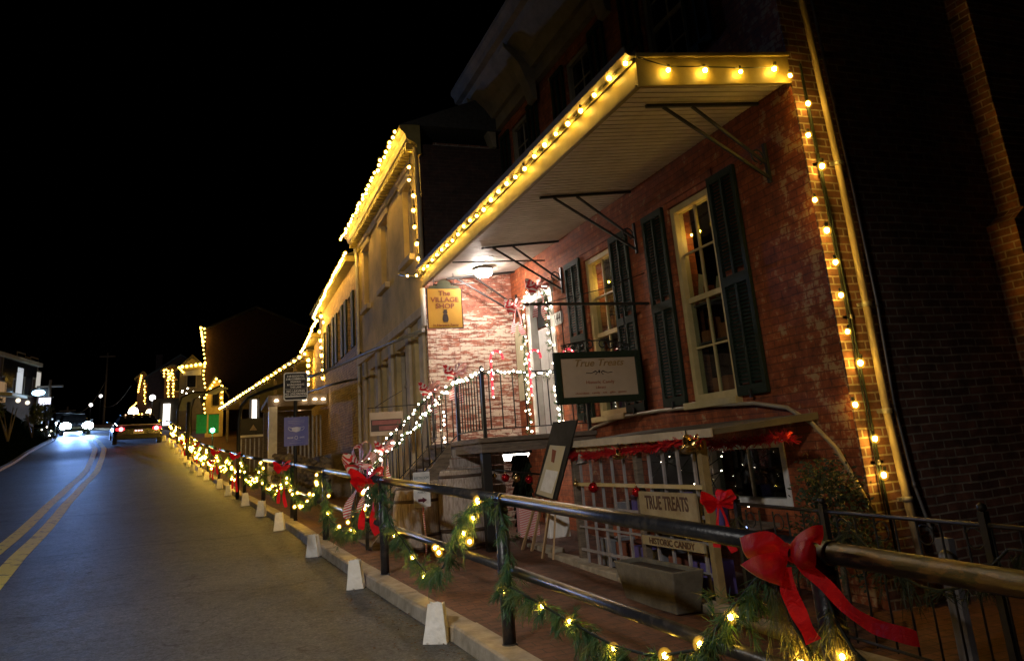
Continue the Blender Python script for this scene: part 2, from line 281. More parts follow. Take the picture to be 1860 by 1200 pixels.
# ------------------------------------------------------------------ mesh builder
class MB:
    def __init__(s): s.bm = bmesh.new(); s.cuts = []
    def _v(s, pts): return [s.bm.verts.new(Vector(p)) for p in pts]
    def face(s, pts, mi=0):
        try: f = s.bm.faces.new(s._v(pts)); f.material_index = mi; return f
        except ValueError: return None
    def box(s, a, b, mi=0):
        x0, x1 = sorted((a[0], b[0])); y0, y1 = sorted((a[1], b[1])); z0, z1 = sorted((a[2], b[2]))
        v = s._v([(x0, y0, z0), (x1, y0, z0), (x1, y1, z0), (x0, y1, z0), (x0, y0, z1), (x1, y0, z1), (x1, y1, z1), (x0, y1, z1)])
        for q in ((0, 3, 2, 1), (4, 5, 6, 7), (0, 1, 5, 4), (1, 2, 6, 5), (2, 3, 7, 6), (3, 0, 4, 7)):
            f = s.bm.faces.new([v[i] for i in q]); f.material_index = mi
        return s
    def beam(s, p, q, w, h, up=(0, 0, 1), mi=0):
        "rectangular bar from p to q, w across, h along 'up'"
        p = Vector(p); q = Vector(q); d = (q - p).normalized(); side = d.cross(Vector(up))
        if side.length < 1e-5: side = d.cross(Vector((1, 0, 0)))
        side.normalize(); u = side.cross(d).normalized()
        v = []
        for c in (p, q):
            for (a, b) in ((-1, -1), (1, -1), (1, 1), (-1, 1)): v.append(c + side * a * w / 2 + u * b * h / 2)
        v = s._v(v)
        for k in ((3, 2, 1, 0), (4, 5, 6, 7), (0, 1, 5, 4), (1, 2, 6, 5), (2, 3, 7, 6), (3, 0, 4, 7)):
            f = s.bm.faces.new([v[i] for i in k]); f.material_index = mi
        return s
    def tube(s, pts, r, n=8, mi=0, cap=True):
        pts = [Vector(p) for p in pts]; rings = []
        rr = r if isinstance(r, (list, tuple)) else [r] * len(pts)
        t0 = (pts[1] - pts[0]).normalized(); a = t0.orthogonal().normalized()
        for i, p in enumerate(pts):
            t = (pts[min(i + 1, len(pts) - 1)] - pts[max(i - 1, 0)]).normalized()
            a = (a - t * a.dot(t)).normalized(); b = t.cross(a)
            rings.append(s._v([p + (a * math.cos(2 * math.pi * k / n) + b * math.sin(2 * math.pi * k / n)) * rr[i] for k in range(n)]))
        for i in range(len(rings) - 1):
            for k in range(n):
                f = s.bm.faces.new([rings[i][k], rings[i][(k + 1) % n], rings[i + 1][(k + 1) % n], rings[i + 1][k]]); f.material_index = mi; f.smooth = True
        if cap:
            for rg in (rings[0][::-1], rings[-1]):
                f = s.bm.faces.new(rg); f.material_index = mi
        return s
    def prism(s, poly, vec, mi=0):
        v1 = s._v(poly); v2 = s._v([Vector(p) + Vector(vec) for p in poly]); n = len(poly)
        for f in (v1[::-1], v2):
            ff = s.bm.faces.new(f); ff.material_index = mi
        for i in range(n):
            ff = s.bm.faces.new([v1[i], v1[(i + 1) % n], v2[(i + 1) % n], v2[i]]); ff.material_index = mi
        return s
    def lathe(s, prof, c, n=16, mi=0, axis=None):
        c = Vector(c); ax = Vector(axis).normalized() if axis else Vector((0, 0, 1)); a = ax.orthogonal().normalized(); b = ax.cross(a)
        rings = [s._v([c + ax * z + (a * math.cos(2 * math.pi * k / n) + b * math.sin(2 * math.pi * k / n)) * max(r, 1e-4) for k in range(n)]) for r, z in prof]
        for i in range(len(rings) - 1):
            for k in range(n):
                f = s.bm.faces.new([rings[i][k], rings[i][(k + 1) % n], rings[i + 1][(k + 1) % n], rings[i + 1][k]]); f.material_index = mi; f.smooth = True
        for rg in (rings[0][::-1], rings[-1]):
            f = s.bm.faces.new(rg); f.material_index = mi
        return s
    def ball(s, c, r, sub=2, mi=0, sc_=(1, 1, 1)):
        res = bmesh.ops.create_icosphere(s.bm, subdivisions=sub, radius=r, matrix=Matrix.Translation(Vector(c)) @ Matrix.Diagonal((*sc_, 1)))
        for v in res['verts']:
            for f in v.link_faces: f.smooth = True; f.material_index = mi
        return s
    def ribbon(s, pts, wv, mi=0):
        "strip along pts; wv is one or a list of half-width vectors"
        ws = wv if isinstance(wv, list) else [wv] * len(pts)
        a = s._v([Vector(p) - Vector(q) for p, q in zip(pts, ws)]); b = s._v([Vector(p) + Vector(q) for p, q in zip(pts, ws)])
        for i in range(len(pts) - 1):
            f = s.bm.faces.new([a[i], a[i + 1], b[i + 1], b[i]]); f.material_index = mi; f.smooth = True
        return s
    def build(s, name, mats, parent=None, at=None, bevel=0, fix=True):
        me = bpy.data.meshes.new(name)
        if fix: bmesh.ops.recalc_face_normals(s.bm, faces=s.bm.faces)
        o_ = ORG[parent.name] if parent else Vector(at if at is not None else (0, 0, 0))
        bmesh.ops.translate(s.bm, verts=s.bm.verts, vec=-o_)
        s.bm.to_mesh(me); s.bm.free()
        for m in (mats if isinstance(mats, (list, tuple)) else [mats]): me.materials.append(m)
        ob = bpy.data.objects.new(name, me); COL.objects.link(ob)
        if parent: ob.parent = parent; ORG[ob.name] = ORG[parent.name]
        else: ob.location = o_; ORG[ob.name] = o_
        if bevel:
            bv = ob.modifiers.new('bevel', 'BEVEL'); bv.width = bevel; bv.segments = 2; bv.limit_method = 'ANGLE'
        return ob
def tag(o, label, cat, group=None):
    o['label'] = label; o['category'] = cat
    if group: o['group'] = group
    return o
def struct(o): o['kind'] = 'structure'; return o
def TH(name, label, cat, loc, group=None):
    o = bpy.data.objects.new(name, None); COL.objects.link(o); o.location = Vector(loc); o.empty_display_size = .2
    ORG[o.name] = Vector(loc); return tag(o, label, cat, group)
def clone(mesh, name, parent, p, rot=None, scale=None):
    o = bpy.data.objects.new(name, mesh); COL.objects.link(o); o.parent = parent; o.location = Vector(p) - ORG[parent.name]
    if rot: o.rotation_euler = rot
    if scale: o.scale = (scale,) * 3 if not hasattr(scale, '__len__') else scale
    return o
def bulb_mesh(name, m, r, sub=1, long=1.25, halo_r=0):
    b = MB(); b.ball((0, 0, 0), r, sub, sc_=(1, 1, long))
    if halo_r: b.ball((0, 0, 0), halo_r, 2, mi=1, sc_=(1, 1, 1.1))
    o = b.build(name, [m, m_halo] if halo_r else m); me = o.data; bpy.data.objects.remove(o); return me
BULB = bulb_mesh('bulb', m_bulb, .021, 1, 1.15, .040); BULB_F = bulb_mesh('bulb_small', m_bulb_far, .055, 1, 1.0)
BULB_G = bulb_mesh('bulb_garland', m_bulb_near, .015, 1, 1.1, .037); BULB_W = bulb_mesh('bulb_mini', m_white_led, .017, 1, 1)
b = MB(); b.tube([(0, 0, .02), (0, 0, .065)], .013, 6); _o = b.build('socket', m_cord); SOCKET = _o.data; bpy.data.objects.remove(_o)
def string_light(name, label, path, bulbs, mesh=None, cord=.006, group=None, socket=True, up=True, jit=.35, cat='string lights', scale=None):
    mesh = mesh or BULB
    t = TH(name, label, cat, path[0], group)
    b = MB(); b.tube(path, cord, 5); b.build('cord', m_cord, t)
    for p in bulbs:
        rot = (random.uniform(-jit, jit) + (0 if up else math.pi), random.uniform(-jit, jit), random.uniform(0, 6))
        s_ = random.uniform(.82, 1.12) * (scale or 1); p = Vector(p) + Vector((0, 0, random.uniform(-.012, .012)))
        o = clone(mesh, 'bulb', t, p, rot, s_)
        if socket: k = clone(SOCKET, 'socket', t, p, rot); k.location = Vector((0, 0, 0)); k.rotation_euler = (0, 0, 0); k.parent = o
    return t
def along(a, b, n, jit=0.0):
    a = Vector(a); b = Vector(b)
    return [a.lerp(b, i / (n - 1)) + Vector([random.uniform(-jit, jit) for _ in range(3)]) for i in range(n)]
def sampled(path, step, jit=0):
    path = [Vector(p) for p in path]; out = []; acc = 0
    for i in range(len(path) - 1):
        L_ = (path[i + 1] - path[i]).length; 
        while acc < L_:
            out.append(path[i].lerp(path[i + 1], acc / L_) + Vector([random.uniform(-jit, jit) for _ in range(3)])); acc += step
        acc -= L_
    return out
def text_mesh(txt, size, shear=0, bold=0):
    c = bpy.data.curves.new('t', 'FONT'); c.body = txt; c.size = size; c.align_x = 'CENTER'; c.align_y = 'CENTER'; c.shear = shear
    c.extrude = .0015; c.offset = bold; c.resolution_u = 3
    o = bpy.data.objects.new('t', c); COL.objects.link(o); dg = bpy.context.evaluated_depsgraph_get()
    me = bpy.data.meshes.new_from_object(o.evaluated_get(dg)); bpy.data.objects.remove(o); return me
def letter(txt, size, m, parent, c, u, v, shear=0, bold=0, name='lettering', sx=1, sy=1):
    "text centred at c, reading along u, up along v"
    me = text_mesh(txt, size, shear, bold); me.materials.clear(); me.materials.append(m)
    u = Vector(u).normalized(); v = Vector(v).normalized(); n_ = u.cross(v)
    o = bpy.data.objects.new(name, me); COL.objects.link(o); o.parent = parent
    p = Vector(c) - ORG[parent.name]
    o.matrix_local = Matrix(((u.x, v.x, n_.x, p.x), (u.y, v.y, n_.y, p.y), (u.z, v.z, n_.z, p.z), (0, 0, 0, 1))) @ Matrix.Diagonal((sx, sy, 1, 1))
    ORG[o.name] = ORG[parent.name]; return o
# ================================================================== SETTING
def strip(name, m, fa, fb, z, ys, mi=None):
    "surface between two curves x=fa(y), x=fb(y), height z(y)"
    b = MB(); prev = None
    for y in ys:
        cur = b._v([(fa(y), y, rz(y) + z), (fb(y), y, rz(y) + z)])
        if prev: f = b.bm.faces.new([prev[0], cur[0], cur[1], prev[1]]); f.smooth = True
        prev = cur
    return struct(b.build(name, m))
ysn = [-12 + i * 1.0 for i in range(100)] + [90, 95, 100, 110, 120, 140]
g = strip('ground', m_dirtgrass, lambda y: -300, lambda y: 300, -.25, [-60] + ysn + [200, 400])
strip('road', m_asphalt, LX, KX, 0, ysn)
strip('yellow_line', m_yellow, lambda y: YL(y) - .27, YL, .004, ysn)
strip('yellow_line', m_yellow, lambda y: YL(y) - .74, lambda y: YL(y) - .47, .004, ysn)
# kerbs as separate stones in one strip, sidewalk of brick
b = MB(); y = -12.0
while y < 84:
    L_ = random.uniform(1.5, 2.1); y2 = y + L_ - .012; h = .125 + random.uniform(-.006, .006); dx = random.uniform(-.012, .012)
    v = []
    for yy in (y, y2):
        x = KX(yy) + dx; z = rz(yy)
        v += [(x - .02, yy, z - .1), (x, yy, z + h - .015), (x + .02, yy, z + h), (x + .20, yy, z + h), (x + .20, yy, z - .1)]
    vs = b._v(v)
    for k in range(4): b.bm.faces.new([vs[k], vs[k + 1], vs[k + 6], vs[k + 5]])
    b.bm.faces.new(vs[0:5]); b.bm.faces.new(vs[5:10][::-1]); y += L_
struct(b.build('kerb', m_kerb, bevel=.006))
strip('sidewalk', m_paver, lambda y: KX(y) + .18, lambda y: 14 - max(0, y - 20) * .1, .115, ysn)
b = MB(); y = -12.0
while y < 84:
    y2 = y + 1.9; v = []
    for yy in (y, y2):
        x = LX(yy); z = rz(yy); v += [(x + .0, yy, z - .1), (x, yy, z + .13), (x - .2, yy, z + .13), (x - .2, yy, z - .1)]
    vs = b._v(v)
    for k in range(3): b.bm.faces.new([vs[k], vs[k + 1], vs[k + 5], vs[k + 4]])
    b.bm.faces.new(vs[0:4]); b.bm.faces.new(vs[4:8][::-1]); y += 1.92
struct(b.build('kerb', m_kerb))
# leaf litter and grit in the gutter
b = MB(); rr = random.Random(77)
for _ in range(1500):
    y = rr.uniform(3.5, 30) if rr.random() < .8 else rr.uniform(4, 14); x = KX(y) - .03 - abs(rr.gauss(0, .28)); r = rr.uniform(.006, .022); a = rr.uniform(0, 6.3); z = rz(y) + .006 + rr.uniform(0, .01)
    b.face([(x + r * math.cos(a + k * 1.57) * (1 if k % 2 else .5), y + r * math.sin(a + k * 1.57), z + rr.uniform(0, .008)) for k in range(4)])
o = b.build('leaf_litter', mat('dry_leaf', (.16, .09, .04), .85, c2=(.05, .035, .02), scale=30)); tag(o, 'dry brown leaf litter and grit scattered along the kerb gutter', 'leaf litter'); o['kind'] = 'stuff'
# low stone edging of the inner side of the sidewalk
b = MB(); yy = 3.0
while yy < 9.6:
    x = 3.72 if yy < 9 else 3.8; z = rz(yy) + .1
    b.box((x, yy, z), (x + .16, yy + .88, z + .09)); yy += .9
struct(b.build('sidewalk_edging', m_kerb, bevel=.012))
# grassy bank on the left of the road
b = MB(); rows = []
for i, yy in enumerate(range(4, 66, 2)):
    row = []
    for j in range(9):
        t = j / 8; x = LX(yy) - .25 - t * 9
        h = 3.4 * (1 - math.exp(-t * 9 / 2.2)) * (1 if yy < 58 else max(.15, 1 - (yy - 58) * .13))
        row.append(b.bm.verts.new((x, yy, rz(yy) + .1 + h + random.uniform(-.12, .12) * (t > 0))))
    rows.append(row)
for i in range(len(rows) - 1):
    for j in range(8):
        f = b.bm.faces.new([rows[i][j], rows[i + 1][j], rows[i + 1][j + 1], rows[i][j + 1]]); f.smooth = True
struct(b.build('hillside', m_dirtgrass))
# ================================================================== BUILDING WITH THE PORCH ROOF
XF = 4.9
def wall_x(b, X0, X1, Y0, Y1, Z0, Z1, ops):
    ys = sorted({Y0, Y1, *[o[0] for o in ops], *[o[1] for o in ops]}); 
    for i in range(len(ys) - 1):
        ya, yb = ys[i], ys[i + 1]; zc = Z0
        for o in sorted([o for o in ops if o[0] <= ya + 1e-6 and o[1] >= yb - 1e-6], key=lambda o: o[2]):
            if o[2] > zc + 1e-6: b.box((X0, ya, zc), (X1, yb, o[2]))
            zc = o[3]
        if zc < Z1: b.box((X0, ya, zc), (X1, yb, Z1))
bld = TH('brick_building', 'red painted brick shop with green shutters under a long porch roof edged with yellow bulbs', 'building', (6.5, 9, .3))
W1 = (6.70, 7.53, 1.98, 4.23); W2 = (9.08, 9.90, 1.98, 4.20); DOOR = (11.22, 12.12, 1.80, 4.05)
UW = [(6.65, 7.5, 5.75, 7.35), (9.0, 9.85, 5.75, 7.35), (11.5, 12.35, 5.75, 7.35)]
SHOPW = (6.12, 7.38, .93, 1.53); SHOPD = (7.75, 8.45, .35, 1.5)
b = MB(); wall_x(b, XF, XF + .3, 5.2, 13.05, -.6, 7.75, [W1, W2, DOOR, SHOPW, SHOPD] + UW)
b.build('front_wall', m_brick_front, bld)
b = MB(); b.box((XF + .0, 5.18, -.6), (12, 5.199, 7.75)); b.box((XF + .3, 5.2, -.6), (12, 5.5, 7.75)); b.build('side_wall', m_brick_side, bld)
b = MB(); b.box((XF + .3, 12.75, -.6), (12, 13.05, 7.75)); b.box((11.7, 5.5, -.6), (12, 12.75, 7.75)); b.build('back_wall', m_brick_side, bld)
b = MB(); b.box((5.2, 5.5, 1.62), (11.7, 12.75, 1.78)); b.box((5.2, 5.5, 4.6), (11.7, 12.75, 4.72)); b.box((7.6, 5.5, -.3), (7.7, 12.75, 7.7)); b.build('interior', mat('dark_interior', (.05, .035, .025), .9), bld)
# chimney stack that steps forward on the side wall, its flank catches the bulbs
b = MB(); b.box((7.15, 4.93, 3.5), (8.1, 5.179, 10.8)); b.box((6.95, 4.88, -.6), (8.3, 5.179, 3.35)); b.prism([(6.95, 5.179, 3.35), (6.95, 4.88, 3.35), (8.3, 4.88, 3.35), (8.3, 5.179, 3.35)], (0, 0, .01)); b.prism([(6.95, 4.88, 3.36), (8.3, 4.88, 3.36), (8.1, 4.88, 3.5), (7.15, 4.88, 3.5)], (0, .29, 0)); b.build('chimney', m_brick_wing, bld)
# cornice with flared soffit, crown moulding and brackets
b = MB(); Y0, Y1 = 4.6, 13.45
for (xa, za, xb, zb) in ((4.898, 7.55, 4.80, 7.55),):
    b.box((xb, 5.17, 7.55), (xa, 13.05, 7.78))
prof = [(4.9, 7.78), (4.72, 7.78), (4.60, 7.95), (4.34, 8.20), (4.30, 8.30), (4.2, 8.32), (4.18, 8.42), (4.12, 8.5), (4.12, 8.58), (4.9, 8.62)]
b.prism([(x, Y0, z) for x, z in prof], (0, Y1 - Y0, 0))
b.build('cornice', m_cornice, bld)
for yb in (5.5, 8.2, 10.9, 13.0):
    b = MB(); b.prism([(4.80, yb - .13, 7.2), (4.80, yb - .13, 7.9), (4.26, yb - .13, 8.2), (4.26, yb - .13, 8.12), (4.5, yb - .13, 7.86), (4.66, yb - .13, 7.45), (4.72, yb - .13, 7.22)], (0, .26, 0)); b.build('cornice_bracket', m_cornice, bld, bevel=.012)
b = MB(); b.prism([(4.15, 4.65, 8.6), (12.4, 4.65, 8.6), (12.4, 4.65, 9.2), (8.2, 4.65, 10.3)], (0, 8.75, 0)); b.build('roof', m_roof, bld)
def window_x(parent, op, X, m_frame, cols, rows, depth=.10, sash=True, sill=True, fw_=.075, pane=m_glass, sillm=None):
    y0, y1, z0, z1 = op; e = .002
    b = MB(); xf0, xf1 = X + .03, X + depth + .06
    b.box((xf0, y0 + e, z0 + e), (xf1, y0 + fw_, z1 - e)); b.box((xf0, y1 - fw_, z0 + e), (xf1, y1 - e, z1 - e))
    b.box((xf0, y0 + fw_, z1 - fw_), (xf1, y1 - fw_, z1 - e)); b.box((xf0, y0 + fw_, z0 + e), (xf1, y1 - fw_, z0 + fw_))
    zm = (z0 + z1) / 2
    xa = X + depth
    if sash:
        b.box((xa - .03, y0 + fw_, zm - .03), (xa + .03, y1 - fw_, zm + .03))
    zr = [(z0 + fw_, zm - .03), (zm + .03, z1 - fw_)] if sash else [(z0 + fw_, z1 - fw_)]
    for za, zb in zr:
        for c in range(1, cols):
            yc = y0 + fw_ + (y1 - y0 - 2 * fw_) * c / cols; b.box((xa - .018, yc - .012, za), (xa + .018, yc + .012, zb))
        for r in range(1, rows):
            zc = za + (zb - za) * r / rows; b.box((xa - .0165, y0 + fw_, zc - .012), (xa + .0165, y1 - fw_, zc + .012))
    wdw = b.build('window', m_frame, parent, bevel=.004)
    b = MB(); b.box((xa - .003, y0 + fw_ * .6, z0 + fw_ * .6), (xa + .003, y1 - fw_ * .6, z1 - fw_ * .6)); b.build('pane', pane, wdw)
    if sill:
        b = MB(); b.box((X - .09, y0 - .07, z0 - .075), (X + .14, y1 + .07, z0 - .001)); b.build('sill', sillm or m_frame, wdw, bevel=.008)
    return wdw
for op in (W1, W2): window_x(bld, op, XF, m_cream, 2, 2)
for op in UW: window_x(bld, op, XF, m_cornice, 2, 2, pane=m_glassdark)
window_x(bld, SHOPW, XF - .04, m_white, 2, 1, sash=False, sill=False, fw_=.07)
def shutter_x(parent, y0, y1, z0, z1, X, swing=0):
    b = MB(); st = .055; t0, t1 = X - .05, X - .012
    for (a, c) in ((y0, y0 + st), (y1 - st, y1), ((y0 + y1) / 2 - .02, (y0 + y1) / 2 + .02)): b.box((t0, a, z0), (t1, c, z1))
    zm = z0 + (z1 - z0) * .5
    for (a, c) in ((z0, z0 + .1), (zm - .05, zm + .05), (z1 - .08, z1)): b.box((t0 - .002, y0 + .001, a), (t1 + .002, y1 - .001, c))
    z = z0 + .12
    while z < z1 - .1:
        if abs(z - zm) > .07:
            b.prism([(t0 + .004, y0 + st, z), (t0 + .010, y0 + st, z + .004), (t1, y0 + st, z + .036), (t1 - .008, y0 + st, z + .036)], (0, y1 - y0 - 2 * st, 0))
        z += .038
    o = b.build('shutter', m_green, parent)
    b = MB(); b.box((t0 - .03, (y0 + y1) / 2 - .012, z0 - .03), (t0 - .003, (y0 + y1) / 2 + .012, z0 + .05)); b.build('shutter_dog', m_blackmetal, o)
    return o
for (a, c) in ((6.17, 6.64), (7.6, 8.08), (8.52, 9.0), (9.98, 10.5)): shutter_x(bld, a, c, 1.97, 4.28, XF)
for (a, c) in ((6.15, 6.6), (7.55, 8.0), (8.5, 8.95), (9.9, 10.35), (11.0, 11.45), (12.4, 12.85)): shutter_x(bld, a, c, 5.72, 7.38, XF)
# white brick-arch flecks above the windows: lintel course
for (a, c) in ((W1[0], W1[1]), (W2[0], W2[1])):
    b = MB(); b.box((XF - .012, a - .12, 4.30), (XF - .001, c + .12, 4.40)); b.build('lintel', m_brick_front, bld)
# interior things behind the two front windows
def shop_goods(y0, y1, seed, label):
    rr = random.Random(seed); t = TH('window_display', label, 'shop display', (5.3, (y0 + y1) / 2, 1.98), 'displays of sweets behind the shop windows')
    b = MB()
    for z in (2.0, 2.62, 3.05): b.box((5.03, y0 + .08, z - .02), (5.19, y1 - .002, z))
    b.build('shelf', m_wood, t)
    mo = mat('orange_box', (.5, .16, .05), .6); mc = mat('mug_clay', (.62, .3, .14), .4); mk = mat('cream_card', (.6, .55, .35), .6)
    for z in (2.0, 2.62, 3.05):
        y = y0 + .10
        while y < y1 - .1:
            w_ = rr.uniform(.07, .13); h = rr.uniform(.12, .3); k = rr.choice((0, 0, 1, 2))
            b = MB()
            if k == 1:
                b.lathe([(.045, 0), (.055, .02), (.052, .11), (.05, .12)], (5.1, y + .05, z + .001), 14); b.tube([(5.1, y + .1, z + .03), (5.1, y + .135, z + .05), (5.1, y + .13, z + .09), (5.1, y + .1, z + .1)], .008, 6); b.build('mug', mc, t); w_ = .16
            elif k == 2: b.beam((5.08, y + .05, z + .001), (5.13, y + .05, z + h + .05), .1, .006, (0, 1, 0)); b.build('card', mk, t)
            else: b.box((5.06, y, z + .001), (5.16, y + w_, z + h)); b.build('sweet_box', mo, t, bevel=.006)
            y += w_ + rr.uniform(.02, .1)
    return t
shop_goods(W1[0], W1[1], 3, 'orange boxes and a mug on shelves behind the nearer tall shop window')
shop_goods(W2[0], W2[1], 8, 'small boxes and cards on shelves behind the farther tall shop window')
for (pp, lab) in ((((1256, 427), (1271, 420), (1293, 407)), 'three small pendant bulbs seen through the nearer tall shop window'), (((1085, 517), (1098, 509), (1106, 512)), 'small pendant bulbs seen through the farther tall shop window')):
    q = [SX(x, y, 5.12) for x, y in pp]; t = TH('pendant_lights', lab, 'pendant lights', q[0], 'pendant bulbs inside the shop')
    lamp('pendant_glow', 'POINT', q[1] + Vector((.04, 0, -.06)), 2.0, (1, .6, .25), parent=t, size=.03)
    for p in q:
        b = MB(); b.tube([p + Vector((0, 0, .02)), Vector((p.x, p.y, 4.23))], .003, 5); b.build('flex', m_cord, t); clone(BULB_G, 'bulb', t, p, scale=.8)
# door with transom and panels
b = MB(); y0, y1, z0, z1 = DOOR
b.box((XF - .03, y0 - .12, z0), (XF + .1, y0 + .04, z1)); b.box((XF - .03, y1 - .04, z0), (XF + .1, y1 + .12, z1)); b.box((XF - .05, y0 - .16, z1 - .05), (XF + .1, y1 + .16, z1 + .14))
fr = b.build('door_frame', m_white, bld, bevel=.008)
b = MB(); b.box((XF + .1, y0 + .04, z0 + .02), (XF + .14, y1 - .04, z1 - .5))
for (za, zb) in ((.12, .75), (.9, 1.6)):
    for (ya, yb) in ((y0 + .12, (y0 + y1) / 2 - .04), ((y0 + y1) / 2 + .04, y1 - .12)): b.box((XF + .088, ya, z0 + za), (XF + .099, yb, z0 + zb))
dr = b.build('door', m_white, bld, bevel=.004)
b = MB(); b.ball((XF + .06, y0 + .12, z0 + .95), .03, 2); b.build('handle', m_brass, dr)
b = MB(); b.box((XF + .1, y0 + .06, z1 - .47), (XF + .105, y1 - .06, z1 - .08)); b.build('transom_pane', m_glassdark, dr)
# door of the basement shop behind the trellis
b = MB(); y0, y1, z0, z1 = SHOPD; b.box((XF + .08, y0, z0), (XF + .13, y1, z1)); b.build('door', m_green, bld, bevel=.004)
# porch roof: sloped slab, soffit boards, fascia, gutter, brackets
PR0, PR1, XE = 5.2, 12.93, 3.25
b = MB(); b.prism([(XE + .03, PR0 + .03, 4.62), (XF - .002, PR0 + .03, 4.80), (XF - .002, PR0 + .03, 5.02), (XE + .03, PR0 + .03, 4.80)], (0, PR1 - PR0 - .04, 0))
pr = b.build('porch_roof', m_roof, bld)
b = MB(); y = PR0 + .05
while y < PR1 - .06:
    w_ = .078; b.prism([(XE + .05, y, 4.572), (XF - .003, y, 4.745), (XF - .003, y, 4.765), (XE + .05, y, 4.592)], (0, w_, 0)); y += .10
b.build('soffit', m_soffit, pr)
b = MB(); b.box((XE, PR0, 4.50), (XE + .035, PR1, 4.76)); b.box((XE - .025, PR0 - .01, 4.73), (XE + .02, PR1, 4.765)); b.box((XE - .018, PR0 - .006, 4.495), (XE + .018, PR1 + .002, 4.525))
b.prism([(XE, PR0, 4.50), (XF - .002, PR0, 4.70), (XF - .002, PR0, 4.97), (XE, PR0, 4.765)], (0, -.03, 0))
b.prism([(XE - .01, PR0 - .03, 4.76), (XF - .002, PR0 - .03, 4.965), (XF - .002, PR0 - .03, 5.0), (XE - .01, PR0 - .03, 4.80)], (0, -.035, 0))
b.build('fascia', m_fascia, pr, bevel=.005)
b = MB(); gp = [(XE - .001, 4.83), (XE - .001, 4.775), (XE - .06, 4.77), (XE - .105, 4.79), (XE - .115, 4.85), (XE - .10, 4.85), (XE - .09, 4.80), (XE - .05, 4.785), (XE - .012, 4.79), (XE - .012, 4.83)]
b.prism([(x, PR0 - .05, z) for x, z in gp], (0, PR1 - PR0 + .05, 0)); b.build('gutter', m_gutter, pr)
def bracket(yb):
    b = MB(); zs = lambda x: 4.572 + (x - XE - .05) / 1.6 * .173 - .02
    b.beam((3.62, yb, zs(3.62)), (XF - .002, yb, zs(XF)), .035, .03)
    for (x0, zb) in ((3.80, 3.96), (4.12, 4.10)):
        b.beam((x0, yb, zs(x0) - .01), (XF - .03, yb, zb), .028, .022, (0, 1, 0))
    c = [(XF - .06 + .075 * math.cos(t) * (1 - .06 * t) - .06, yb, 4.16 + .075 * math.sin(t) * (1 - .06 * t)) for t in np.linspace(-1.2, 4.6, 14)]
    b.tube(c, .010, 6); b.box((XF - .03, yb - .02, 3.9), (XF - .002, yb + .02, 4.3))
    return b.build('roof_bracket', m_blackmetal, bld)
for yb in (5.68, 8.32, 10.68, 12.7): bracket(yb)
b = MB(); b.tube([(XE + .05, 11.2, 4.50), (4.86, 11.2, 4.55)], .012, 6); b.build('tie_rod', m_blackmetal, bld)
# porch floor, its posts and steps
b = MB(); b.box((3.22, 10.05, 1.62), (XF - .002, 12.93, 1.79)); b.box((3.17, 10.0, 1.75), (XF - .004, 12.92, 1.81)); pf = b.build('porch_floor', m_wood, bld, bevel=.006)
for (x, y) in ((3.3, 10.15), (3.3, 12.7)):
    b = MB(); b.box((x - .06, y - .06, .4), (x + .06, y + .06, 1.62)); b.build('porch_post', m_black, bld, bevel=.006)
# stairs going down toward the sidewalk
b = MB(); n_ = 8; xa, xb_ = 3.17, 1.98; za, zb = 1.79, .5
for i in range(n_):
    x1 = xa - (xa - xb_) * i / n_; x0 = xa - (xa - xb_) * (i + 1) / n_; z = za - (za - zb) * (i + 1) / n_
    b.box((x0 - .02, 11.42, z - .04), (x1, 12.6, z))
st = b.build('porch_stair', m_wood, bld)
b = MB()
b.bm.free()
for yy in (11.36, 12.6): b = MB(); b.prism([(xa, yy, za + .02), (xa, yy, za - .26), (xb_, yy, zb - .22), (xb_, yy, zb + .02)], (0, .05, 0)); b.build('stringer', m_wood, st)
# planked side below the stair and shed under the porch
b = MB(); z = .5
while z < 1.6:
    xs = xa - (xa - xb_) * max(0, (za - .3 - z)) / (za - zb)
    b.box((max(xs, 2.3), 11.30 + random.uniform(-.01, .01), z), (3.95, 11.335, z + .125)); z += .135
b.build('plank_skirt', m_barrel, bld)
# --- porch railing, stair railing
def balustrade(p, q, zt, zb_, n, parent, name='railing_panel', zt2=None, zb2=None, r=.009):
    b = MB(); p = Vector(p); q = Vector(q); zt2 = zt if zt2 is None else zt2; zb2 = zb_ if zb2 is None else zb2
    P_ = lambda t, a, c: Vector((p.x + (q.x - p.x) * t, p.y + (q.y - p.y) * t, a + (c - a) * t))
    b.beam(P_(0, zt, zt2), P_(1, zt, zt2), .035, .016); b.beam(P_(0, zb_, zb2), P_(1, zb_, zb2), .03, .014)
    for i in range(n):
        t = (i + .5) / n; b.tube([P_(t, zb_, zb2), P_(t, zt, zt2)], r, 6)
    return b.build(name, m_blackmetal, parent)
rl = TH('porch_railing', 'thin black iron railing round the raised porch floor by the white door', 'railing', (3.3, 10.1, 1.81))
balustrade((3.3, 10.08, 0), (4.86, 10.08, 0), 2.66, 1.92, 9, rl); balustrade((3.3, 10.14, 0), (3.3, 11.33, 0), 2.66, 1.92, 9, rl)
balustrade((3.3, 12.64, 0), (3.3, 12.90, 0), 2.66, 1.92, 3, rl)
for (x, y) in ((3.3, 10.1), (3.3, 11.36), (4.84, 10.1)):
    b = MB(); b.box((x - .022, y - .022, 1.81), (x + .022, y + .022, 2.72)); b.ball((x, y, 2.74), .03, 1); b.build('post', m_blackmetal, rl)
sr = TH('stair_railing', 'black iron stair railing hung with a white lit garland beside the plank skirt', 'railing', (2.0, 11.4, .5))
balustrade((3.28, 11.40, 0), (1.93, 11.40, 0), 2.66, 1.90, 14, sr, zt2=1.42, zb2=.68); balustrade((3.28, 12.62, 0), (1.93, 12.62, 0), 2.66, 1.90, 14, sr, zt2=1.42, zb2=.68)
